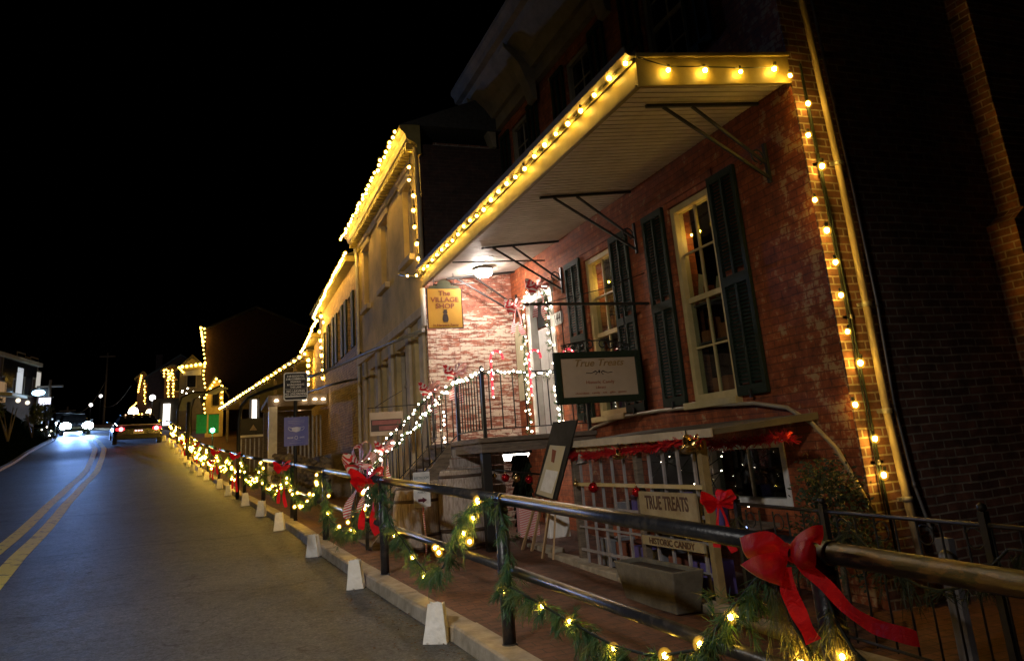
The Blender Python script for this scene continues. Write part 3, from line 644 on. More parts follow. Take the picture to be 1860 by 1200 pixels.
for yy in (11.4, 12.62):
    b = MB(); b.box((1.9, yy - .022, .46), (1.944, yy + .022, 1.48)); b.ball((1.922, yy, 1.5), .03, 1); b.build('post', m_blackmetal, sr)
# ================================================================== STRINGS ON THE PORCH ROOF
pts = [(XE - .06, 5.24 + i * .307, 4.735 + .02 * math.sin(i * 1.3)) for i in range(25)]
string_light('string_light', 'string of big yellow bulbs along the front fascia of the nearest porch roof', [(XE - .03, 5.18, 4.75)] + [(x + .03, y, z + .02) for x, y, z in pts] + [(XE - .03, 12.95, 4.75)], pts + [(XE - .1, 12.95, 4.70), (XE - .25, 13.0, 4.72)])
pts = [(XE + .28, 5.12, 4.66), (XE + .66, 5.12, 4.70), (XE + 1.04, 5.12, 4.73), (XE + 1.42, 5.12, 4.78)]
string_light('string_light', 'four yellow bulbs across the short near end of the porch roof', [(XE, 5.13, 4.75)] + [(x, y, z + .03) for x, y, z in pts], pts)
px = [(1435, 137), (1468, 190), (1468, 245), (1493, 300), (1480, 362), (1502, 420), (1518, 478), (1528, 538), (1539, 600), (1563, 660), (1553, 732), (1589, 795), (1605, 860)]
pts = [S(x, y, 5.09) for x, y in px]
cordp = []
for i, p in enumerate(pts): cordp.append(Vector((5.0 + .0 * i, 5.15, p.z + .05)))
string_light('string_light', 'yellow bulbs hanging down the dark brick corner beside the downspout', cordp + [Vector((5.0, 5.15, .9))], pts, cord=.008)
# pipes on the side wall
def pipe(name, label, cat, path, r, m, clamps=True, group=None):
    t = TH(name, label, cat, path[-1], group); b = MB(); b.tube(path, r, 12); b.build('pipe', m, t)
    if clamps:
        for i in range(1, len(path) - 1):
            p = Vector(path[i]); b = MB(); b.tube([p + Vector((0, 0, -.02)), p + Vector((0, 0, .02))], r * 1.25, 12); b.beam(p + Vector((-.07, .03, 0)), p + Vector((.07, .03, 0)), .02, .03); b.build('clamp', m_steel, t)
    return t
pipe('downspout', 'thick tan downspout running down the dark brick side wall', 'downspout', [(5.13, 5.11, 7.6), (5.15, 5.11, 5.6), (5.20, 5.12, 3.9), (5.20, 5.12, 2.6), (5.19, 5.12, 1.7), (5.22, 5.12, 1.0), (5.25, 5.11, .3)], .034, m_pipe)
pipe('conduit', 'thin grey conduit right of the thick downspout on the side wall', 'conduit', [(5.27, 5.14, 7.6), (5.30, 5.14, 5.0), (5.33, 5.14, 3.8), (5.34, 5.14, 2.6), (5.30, 5.14, 1.75), (5.34, 5.14, 1.1), (5.42, 5.14, .75), (5.5, 5.13, .3)], .014, m_steel)
pipe('conduit', 'black cable pipe behind the corner string of bulbs', 'conduit', [(5.02, 5.16, 4.9), (5.03, 5.16, 3.9), (5.04, 5.16, 2.5), (5.04, 5.16, 1.3), (5.05, 5.16, .3)], .011, m_cord)
arc = [SX(x, y, 4.84) for x, y in ((1050, 800), (1080, 775), (1130, 757), (1200, 745), (1290, 736), (1370, 732), (1430, 740), (1475, 768), (1520, 815), (1555, 875), (1590, 940))]
t = pipe('cable_arch', 'grey cable pipe arching over the low shop front trellis and roof', 'cable', arc, .02, m_pipe, clamps=False)
# white ceiling light under the porch roof
t = TH('ceiling_light', 'bright white round ceiling light under the porch roof by the white door', 'ceiling light', (4.1, 12.1, 4.6))
b = MB(); b.lathe([(.0, -.0), (.17, 0), (.17, -.03), (.0, -.03)], (4.1, 12.1, 4.628), 24); b.build('base', m_white, t)
b = MB(); b.lathe([(.15, 0), (.15, -.05), (.11, -.10), (.0, -.12)], (4.1, 12.1, 4.597), 24); b.build('diffuser', emit('ceiling_diffuser', (1, .86, .76), 190), t)
b = MB(); b.lathe([(.0, .03), (.05, 0), (.0, -.005)], (3.95, 11.2, 4.60), 12); b.build('smoke_alarm', m_white, t)
t = TH('wall_light', 'bright white box light fixed under the raised porch floor', 'lamp', (4.2, 11.6, 1.6))
b = MB(); b.box((4.05, 11.4, 1.575), (4.45, 11.75, 1.615)); b.build('housing', m_black, t)
b = MB(); b.prism([(4.08, 11.42, 1.574), (4.42, 11.42, 1.574), (4.38, 11.46, 1.48), (4.12, 11.46, 1.48)], (0, .28, 0)); b.build('diffuser', emit('porch_underlight', (1, .92, .82), 16), t)
# ================================================================== STUCCO BUILDING
BX, BY0, BY1, BZ = 3.3, 12.95, 20.0, 7.2
b2 = TH('stucco_building', 'tall tan stucco building with dentil cornice rimmed by a dense row of yellow bulbs', 'building', (6, 16.5, .6))
UW2 = [(13.75, 14.5, 5.3, 6.8), (16.1, 16.85, 5.3, 6.8), (18.4, 19.15, 5.3, 6.8)]
LW2 = [(13.45, 13.95, 2.3, 3.75), (14.75, 15.6, 2.3, 3.75), (16.3, 17.1, 1.2, 3.75), (17.9, 18.7, 2.3, 3.75)]
b = MB(); wall_x(b, BX, BX + .3, BY0 + .115, BY1, -.5, BZ, UW2 + LW2); b.build('front_wall', m_stucco, b2)
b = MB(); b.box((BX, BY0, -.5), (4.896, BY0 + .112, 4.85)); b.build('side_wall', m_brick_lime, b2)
b = MB(); b.box((BX, BY0, 4.851), (4.896, BY0 + .112, BZ)); b.build('shaded_upper_wall', brick('shaded_brick', 'y', (.045, .018, .012), (.03, .013, .01), (.05, .03, .02)), b2)  # night shade above the porch roof put into the brick colour
b = MB(); b.box((BX + .3, 13.07, -.5), (11, 13.3, 7.3)); b.box((BX + .3, BY1 - .3, -.5), (11, BY1 - .002, BZ)); b.box((5.2, 13.4, -.5), (5.3, BY1 - .4, BZ)); b.build('back_wall', m_brick_side, b2)
for o in UW2:
    w_ = window_x(b2, o, BX + .08, m_stucco_low, 2, 2, pane=m_glassdark, sill=False)
    b = MB(); b.box((BX - .11, o[0] - .12, o[2] - .12), (BX + .05, o[1] + .12, o[2] - .005)); b.build('sill', m_stucco_low, w_, bevel=.01)
    b = MB(); b.box((BX - .05, o[0] - .16, o[3] + .01), (BX + .05, o[1] + .16, o[3] + .18)); b.box((BX - .09, o[0] - .2, o[3] + .18), (BX + .05, o[1] + .2, o[3] + .24)); b.build('lintel', m_stucco_low, w_, bevel=.01)
for o in LW2: window_x(b2, o, BX + .06, m_stucco_low, 2, 1, pane=m_glassdark, sill=False)
b = MB()
for yy in (13.1, 14.2, 15.85, 17.35, 19.1): b.box((BX - .06, yy, .2), (BX - .001, yy + .3, 4.0))
b.box((BX - .10, BY0, 4.0), (BX - .002, BY1, 4.16)); b.build('pilasters', m_stucco_low, b2, bevel=.012)
b = MB(); prof = [(BX - .001, BZ - .25), (BX - .05, BZ - .25), (BX - .08, BZ - .05), (BX - .14, BZ + .0), (BX - .26, BZ + .05), (BX - .30, BZ + .16), (BX - .38, BZ + .22), (BX - .38, BZ + .30), (BX - .001, BZ + .34)]
b.prism([(x, BY0 - .12, z) for x, z in prof], (0, BY1 - BY0 + .12, 0))
yy = BY0 + .05
while yy < BY1 - .1: b.box((BX - .24, yy, BZ - .1), (BX - .07, yy + .09, BZ + .03)); yy += .19
b.build('cornice', m_fascia, b2)
b = MB(); b.prism([(BX - .36, BY0 - .12, BZ + .32), (11, BY0 - .12, BZ + .32), (7.2, BY0 - .12, 9.3)], (0, BY1 - BY0 + .1, 0)); b.build('roof', m_roof, b2)
b = MB(); b.tube([(BX - .1, BY0 - .06, BZ - .1), (BX - .06, BY0 - .06, 6), (BX - .06, BY0 - .06, 4.7)], .045, 10); b.build('corner_downspout', m_pipe, b2)
b = MB(); b.tube([(BX - .08, BY0 - .10, 4.45), (BX - .08, BY0 - .10, 3.80)], .045, 10); b.build('downspout', m_white, b2); b = MB(); b.tube([(BX - .1, BY1 - .1, 7.1), (BX - .06, BY1 - .1, 6.8), (BX - .06, BY1 - .1, 1)], .04, 8); b.build('downspout', m_white, b2)
for o in ((13.3, 5.0),):
    b = MB(); b.tube([(BX - .02, 13.3, 4.75), (BX - .25, 13.9, 4.95)], .02, 6); b.build('flag_holder', m_steel, b2)
# awning bar: grey pipe frame leading from the stucco corner to a black post
t = TH('awning_frame', 'long grey pipe awning frame curving down to a black post beyond the stucco building', 'awning frame', (1, 24, 1.1))
fp = [Vector((3.2, 12.84, 3.72)), S(720, 618, 14.2), S(660, 643, 16), S(620, 662, 17.5), S(575, 680, 19), S(520, 697, 21)]
b = MB(); b.tube(fp, .036, 8); b.build('bar', m_steel, t)
b = MB(); b.tube([S(520, 697, 21), S(480, 710, 22.5), S(452, 722, 23.5), S(438, 738, 24), S(434, 760, 24), Vector((S(434, 760, 24).x, 24, rz(24)))], .05, 8); b.build('post', m_black, t)
t = TH('awning_frame', 'short lower pipe frame fixed on the stucco wall under the long one', 'awning frame', (3.1, 16.8, 3.0))
b = MB(); b.tube([SX(655, 640, 3.25), SX(650, 688, 3.25), S(628, 692, 18.0), S(595, 700, 20.5), S(560, 712, 22)], .028, 8); b.build('bar', m_blackmetal, t)
# strings on the stucco building
gx, gz = BX - .40, BZ + .27
gx -= .05; gz -= .12; p0, p1 = Vector((gx, BY0 - .1, gz)), Vector((gx, BY1 - .1, gz - .03))
n_ = 31; pts = along(p0, p1, n_, .02)
string_light('string_light', 'dense line of yellow bulbs along the top cornice of the tan stucco building', [p0, p1], pts, scale=1.3)
pts = [S(x, y, 13.2) for x, y in ((741, 247), (745, 272), (743, 303), (743, 328), (751, 355), (751, 383), (753, 412), (757, 442), (760, 469))]
string_light('string_light', 'column of yellow bulbs hanging down the near corner of the stucco building', pts, pts, scale=1.35)
# ================================================================== BRICK BUILDING BEHIND, PORCH AND LEAN-TO
b3 = TH('brick_building', 'warm lit rough brick building between the stucco building and the far canopy', 'building', (5, 25, 1))
OP3 = [(20.9, 21.7, 4.6, 6.1), (22.9, 23.7, 4.6, 6.1), (24.9, 25.7, 4.6, 6.1), (26.0, 26.8, 4.6, 6.0)]
b = MB(); wall_x(b, 3.25, 3.55, 20.005, 28.5, -.2, 6.85, OP3); b.box((3.56, 20.01, -.2), (9, 20.2, 6.8)); b.box((3.3, 28.5, -.2), (9, 32.6, 6.2)); b.build('front_wall', m_brick_dark, b3)
for o in OP3: window_x(b3, o, 3.3, m_green, 2, 2, pane=m_glassdark, sill=False)
for o in OP3:
    for (ya, yb) in ((o[0] - .42, o[0] - .02), (o[1] + .02, o[1] + .42)): b = MB(); b.box((3.20, ya, o[2]), (3.246, yb, o[3])); b.build('shutter', m_green, b3)
b = MB(); b.prism([(2.9, 20.1, 6.95), (9, 20.1, 6.95), (6, 20.1, 8.2)], (0, 8.5, 0)); b.prism([(2.95, 28.7, 6.25), (9, 28.7, 6.25), (6, 28.7, 7.4)], (0, 4, 0)); b.build('roof', m_roof, b3)
b = MB(); b.box((2.97, 20.1, 6.80), (3.24, 28.55, 6.95)); b.box((3.0, 28.6, 6.14), (3.28, 32.7, 6.3)); b.build('gutter', m_fascia, b3)
g1 = [SX(x, y, 2.88) for x, y in ((627, 460), (612, 488), (597, 518), (583, 548), (569, 575))]
string_light('string_light', 'tight yellow bulbs along the gutter of the rough brick building', g1, sampled(g1, .25, .015), mesh=BULB, scale=1.5)
g2 = [SX(x, y, 2.86) for x, y in ((569, 576), (576, 582), (570, 590), (563, 606), (555, 624), (546, 641))]
string_light('string_light', 'tight yellow bulbs on the lower stepped roof edge beyond the brick building', g2, sampled(g2, .28, .015), mesh=BULB, scale=1.6)
pv = [S(x, y, 27.2) for x, y in ((583, 574), (588, 585), (580, 603), (582, 618), (583, 631), (584, 645), (588, 657), (586, 672), (586, 686), (592, 701))]
string_light('string_light', 'column of yellow bulbs down the far end of the rough brick wall', pv, pv, scale=2.1)
pv = [S(x, y, 31) for x, y in ((560, 654), (560, 664), (559, 676), (560, 688), (560, 698))]
string_light('string_light', 'short column of yellow bulbs where the canopy meets the brick building', pv, pv, scale=2.3)
# porch of the brick building
t = TH('timber_porch', 'dark timber porch with white corner post and recessed ceiling spots', 'porch', (2.3, 26, 1))
xa_, xb_ = S(487, 730, 26).x, 3.2; zt = S(540, 727, 26).z
b = MB(); b.box((xa_, 26, zt - .16), (xb_, 26.2, zt + .2)); b.box((xa_, 26.2, zt + .05), (xb_, 31, zt + .19)); b.build('beam', m_wood, t)
b = MB(); b.box((xa_ + .02, 26.0, rz(26)), (xa_ + .28, 26.26, zt - .161)); b.build('post', m_white, t)
b = MB(); b.box((xa_ + .1, 30.8, rz(28)), (xb_, 31, zt)); b.build('rear_wall', m_wood, t)
for i, (x, y) in enumerate(((502, 727), (553, 725), (572, 724), (587, 724))):
    p = S(x, y, 25.97); b = MB(); b.lathe([(.0, 0), (.07, 0), (.05, .05), (.0, .06)], (p.x, 25.93, p.z - .03), 10); b.build('spot_lamp', emit('porch_spot', (1, .75, .45), 12), t)
b = MB()
for i in range(9): x = 2.05 + i * .13; b.box((x, 27.2, rz(27) + .1), (x + .05, 27.24, 3.3))
b.build('railing_slats', m_steel, t)
# rubble stone wall
b = MB(); rr = random.Random(5)
for i in range(230):
    y = rr.uniform(20.5, 25.8); u = (y - 20.5) / 5.3; x = 2.55 - 1.0 * u; zz = rz(y) + .1 + rr.uniform(0, .95)
    r = rr.uniform(.09, .17); b.ball((x + rr.uniform(-.06, .06), y, zz), r, 1, sc_=(rr.uniform(.7, 1), rr.uniform(.8, 1.4), rr.uniform(.5, .8)))
b.box((2.6, 20.5, .5), (3.2, 25.8, 1.9))
tag(b.build('stone_wall', mat('rubble_stone', (.24, .20, .17), .85, c2=(.09, .075, .06), scale=6, bump=.5), at=(2.2, 23, .9)), 'low rubble stone wall below the dark timber porch', 'wall')
# ================================================================== LONG CANOPY
cA, cB = Vector((3.0, 31, 5.82)), Vector((-.09, 52, 5.5))
cp = TH('canopy_building', 'long low building with a plank ceiling canopy edged with evenly spaced bulbs', 'building', (3.5, 42, 2.5))
dd = (cB - cA).normalized(); nn = Vector((dd.y, -dd.x, 0)).normalized()
b = MB(); b.prism([cA, cA + nn * 2.6 + Vector((0, 0, .1)), cA + nn * 2.6 + Vector((0, 0, .25)), cA + Vector((0, 0, .16))], cB - cA); b.build('canopy_edge', m_fascia, cp)
b = MB(); k = 0
while k < 1:
    p = cA.lerp(cB, k) + Vector((0, 0, -.03)); b.beam(p + nn * .1, p + nn * 2.6, .09, .10); k += .028
b.build('rafters', m_fascia, cp)
b = MB(); q0 = cA + nn * 2.6; q1 = cB + nn * 2.6
b.prism([Vector((q0.x, q0.y, 1)), Vector((q0.x, q0.y, 6.0)), Vector((q0.x + 4, q0.y, 6.0)), Vector((q0.x + 4, q0.y, 1))], q1 - q0); b.build('front_wall', m_wood, cp)
b = MB(); b.prism([cA + Vector((0, -.3, .17)), cA + nn * 6 + Vector((0, 0, 3.6)), cA + nn * 9 + Vector((0, 0, .2))], cB - cA); b.build('roof', m_roof, cp)
for i, k in enumerate((.12, .3, .5, .72, .93)):
    p = cA.lerp(cB, k) + nn * .2; b = MB(); b.box((p.x - .07, p.y - .07, rz(p.y)), (p.x + .07, p.y + .07, p.z)); b.build('post', m_wood, cp)
    p = cA.lerp(cB, k + .03) + nn * 2.5; b = MB(); b.box((p.x - .06, p.y - .5, p.z - 2.2), (p.x, p.y + .5, p.z - .9)); b.build('lit_window', emit('canopy_window', (1, .6, .3), .5 if i % 2 else 1.2), cp)
pe = [cA.lerp(cB, k) + Vector((-.03, -.03, .05)) for k in (0, 1)]
string_light('string_light', 'evenly spaced yellow bulbs along the edge of the long canopy', pe, along(pe[0], pe[1], 25), scale=2.2)
t = TH('gallery_lamp', 'tall white glowing lantern hung on the canopy building post', 'lamp', (1.0, 34, 3.6))
p = S(462, 744, 34); b = MB(); b.box((p.x - .085, 33.95, p.z - .40), (p.x + .085, 34.1, p.z + .40)); b.build('lamp_glass', emit('lantern_white', (1, .85, .7), 5), t)
b = MB(); b.box((p.x - .2, 33.9, p.z + .421), (p.x + .2, 34.14, p.z + .5)); b.box((p.x - .2, 34.101, p.z - .5), (p.x + .2, 34.14, p.z + .42)); b.build('bracket', m_black, t)
t = TH('shop_board', 'dark shop board under the lantern with a pale emblem', 'sign', (1.0, 33.5, 2))
p = S(460, 780, 33.5); b = MB(); b.box((p.x - .55, 33.5, p.z - .55), (p.x + .55, 33.56, p.z + .45)); b.build('board', m_black, t)
b = MB(); b.prism([(p.x - .14, 33.49, p.z - .02), (p.x + .14, 33.49, p.z - .02), (p.x, 33.49, p.z + .2)], (0, -.008, 0)); b.build('emblem', mat('pale_emblem', (.3, .24, .2), .7), t)
t = TH('white_kiosk', 'pale boxy stall with a barred front beneath the dark shop board', 'stall', (1, 32, 1.5))
p = S(462, 830, 32); b = MB(); b.box((p.x - .55, 32, rz(32)), (p.x + .55, 32.6, p.z + .75)); b.build('body', m_wood, t)
b = MB(); b.box((p.x - .6, 31.96, p.z + .751), (p.x + .6, 32.64, p.z + .83)); b.build('top', m_white, t)
b = MB(); [b.box((p.x - .5 + i * .16, 31.95, rz(32) + .2), (p.x - .46 + i * .16, 31.99, p.z + .7)) for i in range(7)]; b.build('bars', m_steel, t)
# green lit hangings and green spotlight
for (x, lab) in ((366, 'green lit hanging cloth on the left of the pair by the green floodlight'), (388, 'green lit hanging cloth just above the green floodlight')):
    p = S(x, 770, 40); t = TH('hanging_banner', lab, 'banner', (p.x, 40, p.z + .35), 'green hanging banners')
    b = MB(); b.beam((p.x, 40, p.z + .45), (p.x, 40, p.z - .42), .46, .02, (0, 1, 0)); b.build('cloth', mat('green_cloth', (.03, .22, .05), .7), t)
    b = MB(); b.tube([(p.x - .25, 40, p.z + .46), (p.x + .25, 40, p.z + .46)], .015, 6); b.build('rod', m_blackmetal, t)
p = S(386, 781, 38.6); t = TH('floodlight', 'small green floodlight glaring beside the garlanded railing', 'floodlight', (p.x, 38.6, p.z - .1))
b = MB(); b.ball((p.x, 38.6, p.z), .10, 2); b.build('lens', emit('green_lens', (.12, 1, .45), 40), t)
b = MB(); b.tube([(p.x, 38.72, p.z), (p.x, 38.72, rz(38.6))], .02, 6); b.build('stake', m_blackmetal, t)
lamp('green_beam', 'POINT', (p.x, 38.9, p.z + .3), 14, (.1, 1, .35), parent=t, size=.08)
# curved blue-black canopy over a stall
t = TH('arched_canopy', 'dark blue arched fabric canopy on thin posts beyond the green banners', 'canopy', (-1, 47, 3))
a = [S(x, y, 44) for x, y in ((322, 800), (323, 745), (330, 722), (350, 712), (374, 712), (400, 700))]
b = MB(); b.tube(a, .05, 8); a2 = [v + Vector((.5, 4, .3)) for v in a]; b.build('frame', m_black, t); b = MB(); b.tube(a2, .05, 8); b.build('frame', m_black, t)
b = MB(); b.ribbon([v + Vector((.2, 2, .12)) for v in a[1:]], [Vector((.22, 2, .12))] * 5); b.build('cloth', mat('navy_canvas', (.04, .06, .12), .7), t)
p = S(343, 783, 43); 
for x in (343,):
    b = MB(); q = S(x, 730, 43); b.tube([(q.x, 43, q.z), (q.x, 43, rz(43))], .09, 8); b.build('post', m_black, t)
# ================================================================== FAR HOUSES ON THE RIGHT
m_clap = mat('clapboard', (.17, .14, .10), .8, c2=(.12, .10, .07), scale=3); m_farbrick = mat('far_brick', (.06, .025, .018), .9, c2=(.035, .016, .012), scale=5)
m_litwin = emit('lit_window_warm', (1, .72, .42), 1.6); m_coolwin = emit('lit_window_cool', (.9, .95, 1), .6)
def house(name, label, x0, x1, y0, y1, zt, ridge, m, wins, gable=True, chimney=None):
    "gable end faces the photographer; wins = list of (x, z, w, h, lit)"
    t = TH(name, label, 'house', ((x0 + x1) / 2, y0, rz(y0)))
    b = MB(); b.box((x0, y0, rz(y0) - 1), (x1, y1, zt))
    if gable: b.prism([(x0, y0, zt), (x1, y0, zt), ((x0 + x1) / 2, y0, ridge - .05)], (0, y1 - y0, 0))
    b.build('wall', m, t)
    b = MB(); e = .35; xm = (x0 + x1) / 2; th = .14
    sl = (ridge - zt) / ((x1 - x0) / 2)
    for (xa, xb) in ((x0 - e, xm), (x1 + e, xm)):
        za = zt - sl * e; b.prism([(xa, y0 - .3, za), (xb, y0 - .3, ridge), (xb, y0 - .3, ridge + th), (xa, y0 - .3, za + th)], (0, y1 - y0 + .6, 0))
    rf = b.build('roof', m_roof, t)
    if chimney: b = MB(); b.box((chimney - .3, (y0 + y1) / 2, ridge - 1), (chimney + .3, (y0 + y1) / 2 + .6, ridge + 1)); b.build('chimney', m_farbrick, rf)
    for (x, z, w_, h, lit) in wins:
        b = MB(); b.box((x - w_ / 2 - .08, y0 - .06, z - h / 2 - .08), (x + w_ / 2 + .08, y0 - .003, z + h / 2 + .08)); wf = b.build('window', m_white if lit != 'dark' else m_cornice, t)
        b = MB(); b.box((x - w_ / 2, y0 - .075, z - h / 2), (x + w_ / 2, y0 - .061, z + h / 2)); b.build('pane', {'warm': m_litwin, 'cool': m_coolwin, 'dark': m_glassdark}[lit], wf)
    return t
p = S(395, 690, 54)
h5 = house('wooden_house', 'small yellow lit gabled house front just past the canopy', S(374, 720, 54).x, S(406, 720, 54).x, 54, 60, S(380, 708, 54).z, S(397, 684, 54).z, m_cream, [(S(392, 725, 54).x, S(392, 722, 54).z, .4, 1.0, 'dark')])
v = [S(x, y, 53.6) for x, y in ((372, 722), (378, 711), (384, 702), (390, 692), (395, 685))]
string_light('string_light', 'slanting thick row of yellow bulbs on the small gable past the canopy', v, sampled(v, .22), mesh=BULB_F, socket=False, scale=1.4)
v = [S(x, y, 53.6) for x, y in ((399, 692), (403, 701), (403, 711), (402, 722), (403, 731), (401, 741))]
string_light('string_light', 'short column of yellow bulbs on the right of the small gable', v, v, mesh=BULB_F, socket=False, scale=1.5)
# tall dark house with the porch
xw = S(373, 650, 60).x
h6 = house('tall_house', 'tall dark house with a balcony behind the long vertical row of bulbs', xw, xw + 7, 60, 72, S(372, 598, 60).z, S(372, 560, 60).z, m_farbrick, [])
xl = S(326, 690, 60.5).x
h6b = house('wooden_house', 'pale house with lit eave and dark window left of the long vertical bulb row', xl, xw - .05, 60.5, 70, S(345, 668, 60.5).z, S(358, 648, 60.5).z, m_clap, [(S(348, 690, 60.5).x, S(348, 690, 60.5).z, .55, 1.0, 'dark')])
b = MB(); q0, q1 = S(331, 672, 60.2), S(374, 665, 60.2); b.beam(q0, q1, .5, .28); b.build('eave', m_fascia, h6b)
q = S(352, 675, 60.1); b = MB(); b.box((q.x - .7, 60.05, q.z - .25), (q.x + .5, 60.12, q.z + .22)); b.build('house_sign', m_white, h6b)
v = [S(365, 595, 59.8), S(367, 612, 59.8), S(369, 627, 59.8)]
string_light('string_light', 'dense upright row of yellow bulbs at the very top of the tall house', v, sampled(v, .16), mesh=BULB_F, socket=False, scale=1.5)
v = [S(371 + 1.5 * math.sin(i), 597 + i * 7.6, 59.7) for i in range(22)]
string_light('string_light', 'long vertical row of yellow bulbs down the tall house corner', v, v, mesh=BULB_F, socket=False, scale=1.25)
v = [S(331 + i * 8.2, 666 - i * 1.1, 59.9) for i in range(6)]
string_light('string_light', 'level row of yellow bulbs on the eave of the pale house', v, v, mesh=BULB_F, socket=False, scale=2.0)
v = [S(325, 667, 60), S(334, 677, 60)]
string_light('string_light', 'tiny slanting clump of yellow bulbs at the left tip of the pale house eave', v, sampled(v, .14), mesh=BULB_F, socket=False, scale=1.4)
v = [S(332, 705, 59), S(338, 712, 58.8), S(345, 708, 58.8), S(352, 716, 58.6), S(360, 712, 58.6), S(366, 718, 58.5)]
t = string_light('string_light', 'scatter of white mini bulbs in greenery under the pale house window', v, sampled(v, .25, .22), mesh=BULB_W, socket=False, scale=3)
# brick gabled house with two short columns
x0 = S(268, 700, 80).x; x1 = S(332, 700, 80).x
h7 = house('gabled_house', 'dark brick gabled house with pale roof verges beyond the pale house', x0, x1 + 2.5, 80, 92, S(270, 684, 80).z, S(318, 646, 80).z, m_farbrick, [], chimney=S(286, 660, 84).x)
h8 = house('narrow_house', 'narrow dark house whose corner carries two short columns of bulbs', S(299, 690, 72).x, S(328, 690, 72).x, 72, 79, S(300, 671, 72).z, S(312, 664, 72).z, m_farbrick, [(S(322, 700, 72).x, S(322, 700, 72).z, .4, .9, 'dark')])
v = [S(298, 683, 71.5), S(298, 671, 71.5), S(305, 671, 71.5), S(309, 688, 71.5), S(313, 671, 71.5)]
string_light('string_light', 'zigzag of bright yellow bulbs at the top of the narrow dark house', v, sampled(v, .24), mesh=BULB_F, socket=False, scale=1.4)
for (x, lab) in ((305, 'left one of two short bulb columns on the narrow dark house'), (314, 'right one of two short bulb columns on the narrow dark house')):
    v = [S(x + (i % 2), 679 + i * 5.8, 71.4) for i in range(8)]
    string_light('string_light', lab, v, v, mesh=BULB_F, socket=False, scale=1.5, group='bulb columns on the narrow house')
h9 = house('corner_house', 'farthest dark house with a bulb edged corner behind the parked dark car', S(250, 700, 92).x, S(268, 700, 92).x, 92, 99, S(252, 684, 92).z, S(259, 676, 92).z, m_farbrick, [])
v = [S(257, 682, 91.5), S(254, 696, 91.5), S(251, 711, 91.5)]
string_light('string_light', 'thick slanting bulb row on the left edge of the farthest dark house', v, sampled(v, .24), mesh=BULB_F, socket=False, scale=1.6)
v = [S(262 + (i % 2) * 1.6, 686 + i * 5.2, 91.4) for i in range(10)]
string_light('string_light', 'thin column of yellow bulbs on the farthest dark house', v, v, mesh=BULB_F, socket=False, scale=1.5)
v = [S(236, 742, 95), S(250, 730, 93)]
string_light('string_light', 'low slanting bulb row just above the dark car roof', v, sampled(v, .3), mesh=BULB_F, socket=False, scale=1.4)
def street_lamp(x, y, Y, label, s_, c=(1, .95, .9), r=.22):
    p = S(x, y, Y); t = TH('street_lamp', label, 'street lamp', (p.x, Y, rz(Y)), 'street lamps along the far street')
    b = MB(); b.tube([(p.x, Y, rz(Y)), (p.x, Y, p.z - r)], .06, 8); b.build('pole', m_black, t)
    b = MB(); b.ball((p.x, Y, p.z), r, 2); b.build('globe', emit('globe_%d' % int(s_ * 10 + c[2] * 100), c, s_), t); return t
street_lamp(277, 722, 76, 'white globe street lamp standing highest among the far lamps', 6, r=.26)
street_lamp(278, 738, 82, 'small white globe lamp right below the highest far lamp', 5, r=.16)
street_lamp(285, 742, 84, 'small white globe lamp to the right of the far lamp group', 5, r=.16)
street_lamp(242, 748, 88, 'big glaring white lamp right behind the dark car', 9, r=.48)
street_lamp(272, 749, 80, 'warm glaring lamp between the dark car and the white shop light', 7, (1, .8, .5), r=.34)
street_lamp(165, 735, 110, 'faint low lamp far up the street above the headlights', 4, r=.22)
street_lamp(183, 719, 115, 'faint upper lamp far up the street above the headlights', 2.5, r=.22)
t = TH('shop_window', 'tall glaring white lit shop window far down beyond the railing', 'shop window', (-3.8, 64, 5)); p = S(303, 753, 64)
b = MB(); b.box((p.x - .25, 64, p.z - .75), (p.x + .2, 64.05, p.z + .8)); b.build('pane', emit('shop_white', (1, .97, .9), 4), t)
b = MB(); b.box((p.x - 1.0, 64.06, rz(64)), (p.x + 4.0, 64.4, p.z + 1.2)); b.build('wall', m_clap, t)
b = MB(); b.box((p.x - .55, 63.95, p.z - .85), (p.x - .48, 64.05, p.z + .95)); b.build('frame', m_black, t)
# ================================================================== LEFT SIDE
lb = TH('brick_terrace', 'dark three storey brick terrace on the left bank with one tall lit window', 'building', (-15, 60, 5))
A = Vector((-15.7, 46, 0)); B = Vector((-12.4, 64, 0)); d_ = (B - A); nrm = Vector((d_.y, -d_.x, 0)).normalized()
b = MB(); zt0, zt1 = 8.5, 11.9
b.prism([(A.x, A.y, 1.5), (B.x, B.y, 1.5), (B.x - 9, B.y, 1.5), (A.x - 9, A.y, 1.5)], (0, 0, 8.5)); b.build('wall', m_farbrick, lb)
b = MB(); b.prism([(A.x + .25, A.y, 10.0), (B.x + .25, B.y, 10.0), (B.x - 9, B.y, 10.0), (A.x - 9, A.y, 10.0)], (0, 0, .25)); b.build('cornice', m_cornice, lb)
def lwin(x, y, Yc, w_, h, m, name='window'):
    dr_ = fw + RT * ((x - PX) / F_PX) - UP * ((y - PY) / F_PX); q = EYE + dr_ * ((A - EYE).dot(nrm) / dr_.dot(nrm)); u_ = d_.normalized()
    def slab(w2, h2, o0, o1):
        c_ = [q + u_ * a * w2 + Vector((0, 0, c * h2)) + nrm * o0 for a, c in ((-1, -1), (1, -1), (1, 1), (-1, 1))]; b = MB(); b.prism(c_, nrm * (o1 - o0)); return b
    f = slab(w_ / 2 + .1, h / 2 + .1, .0, .05).build('window', m_clap, lb)
    slab(w_ / 2, h / 2, .051, .07).build('pane', m, f)
lwin(34, 691, 60, .9, 1.7, m_coolwin); lwin(68, 690, 74, .7, 1.1, emit('dim_window', (1, .95, .85), .5))
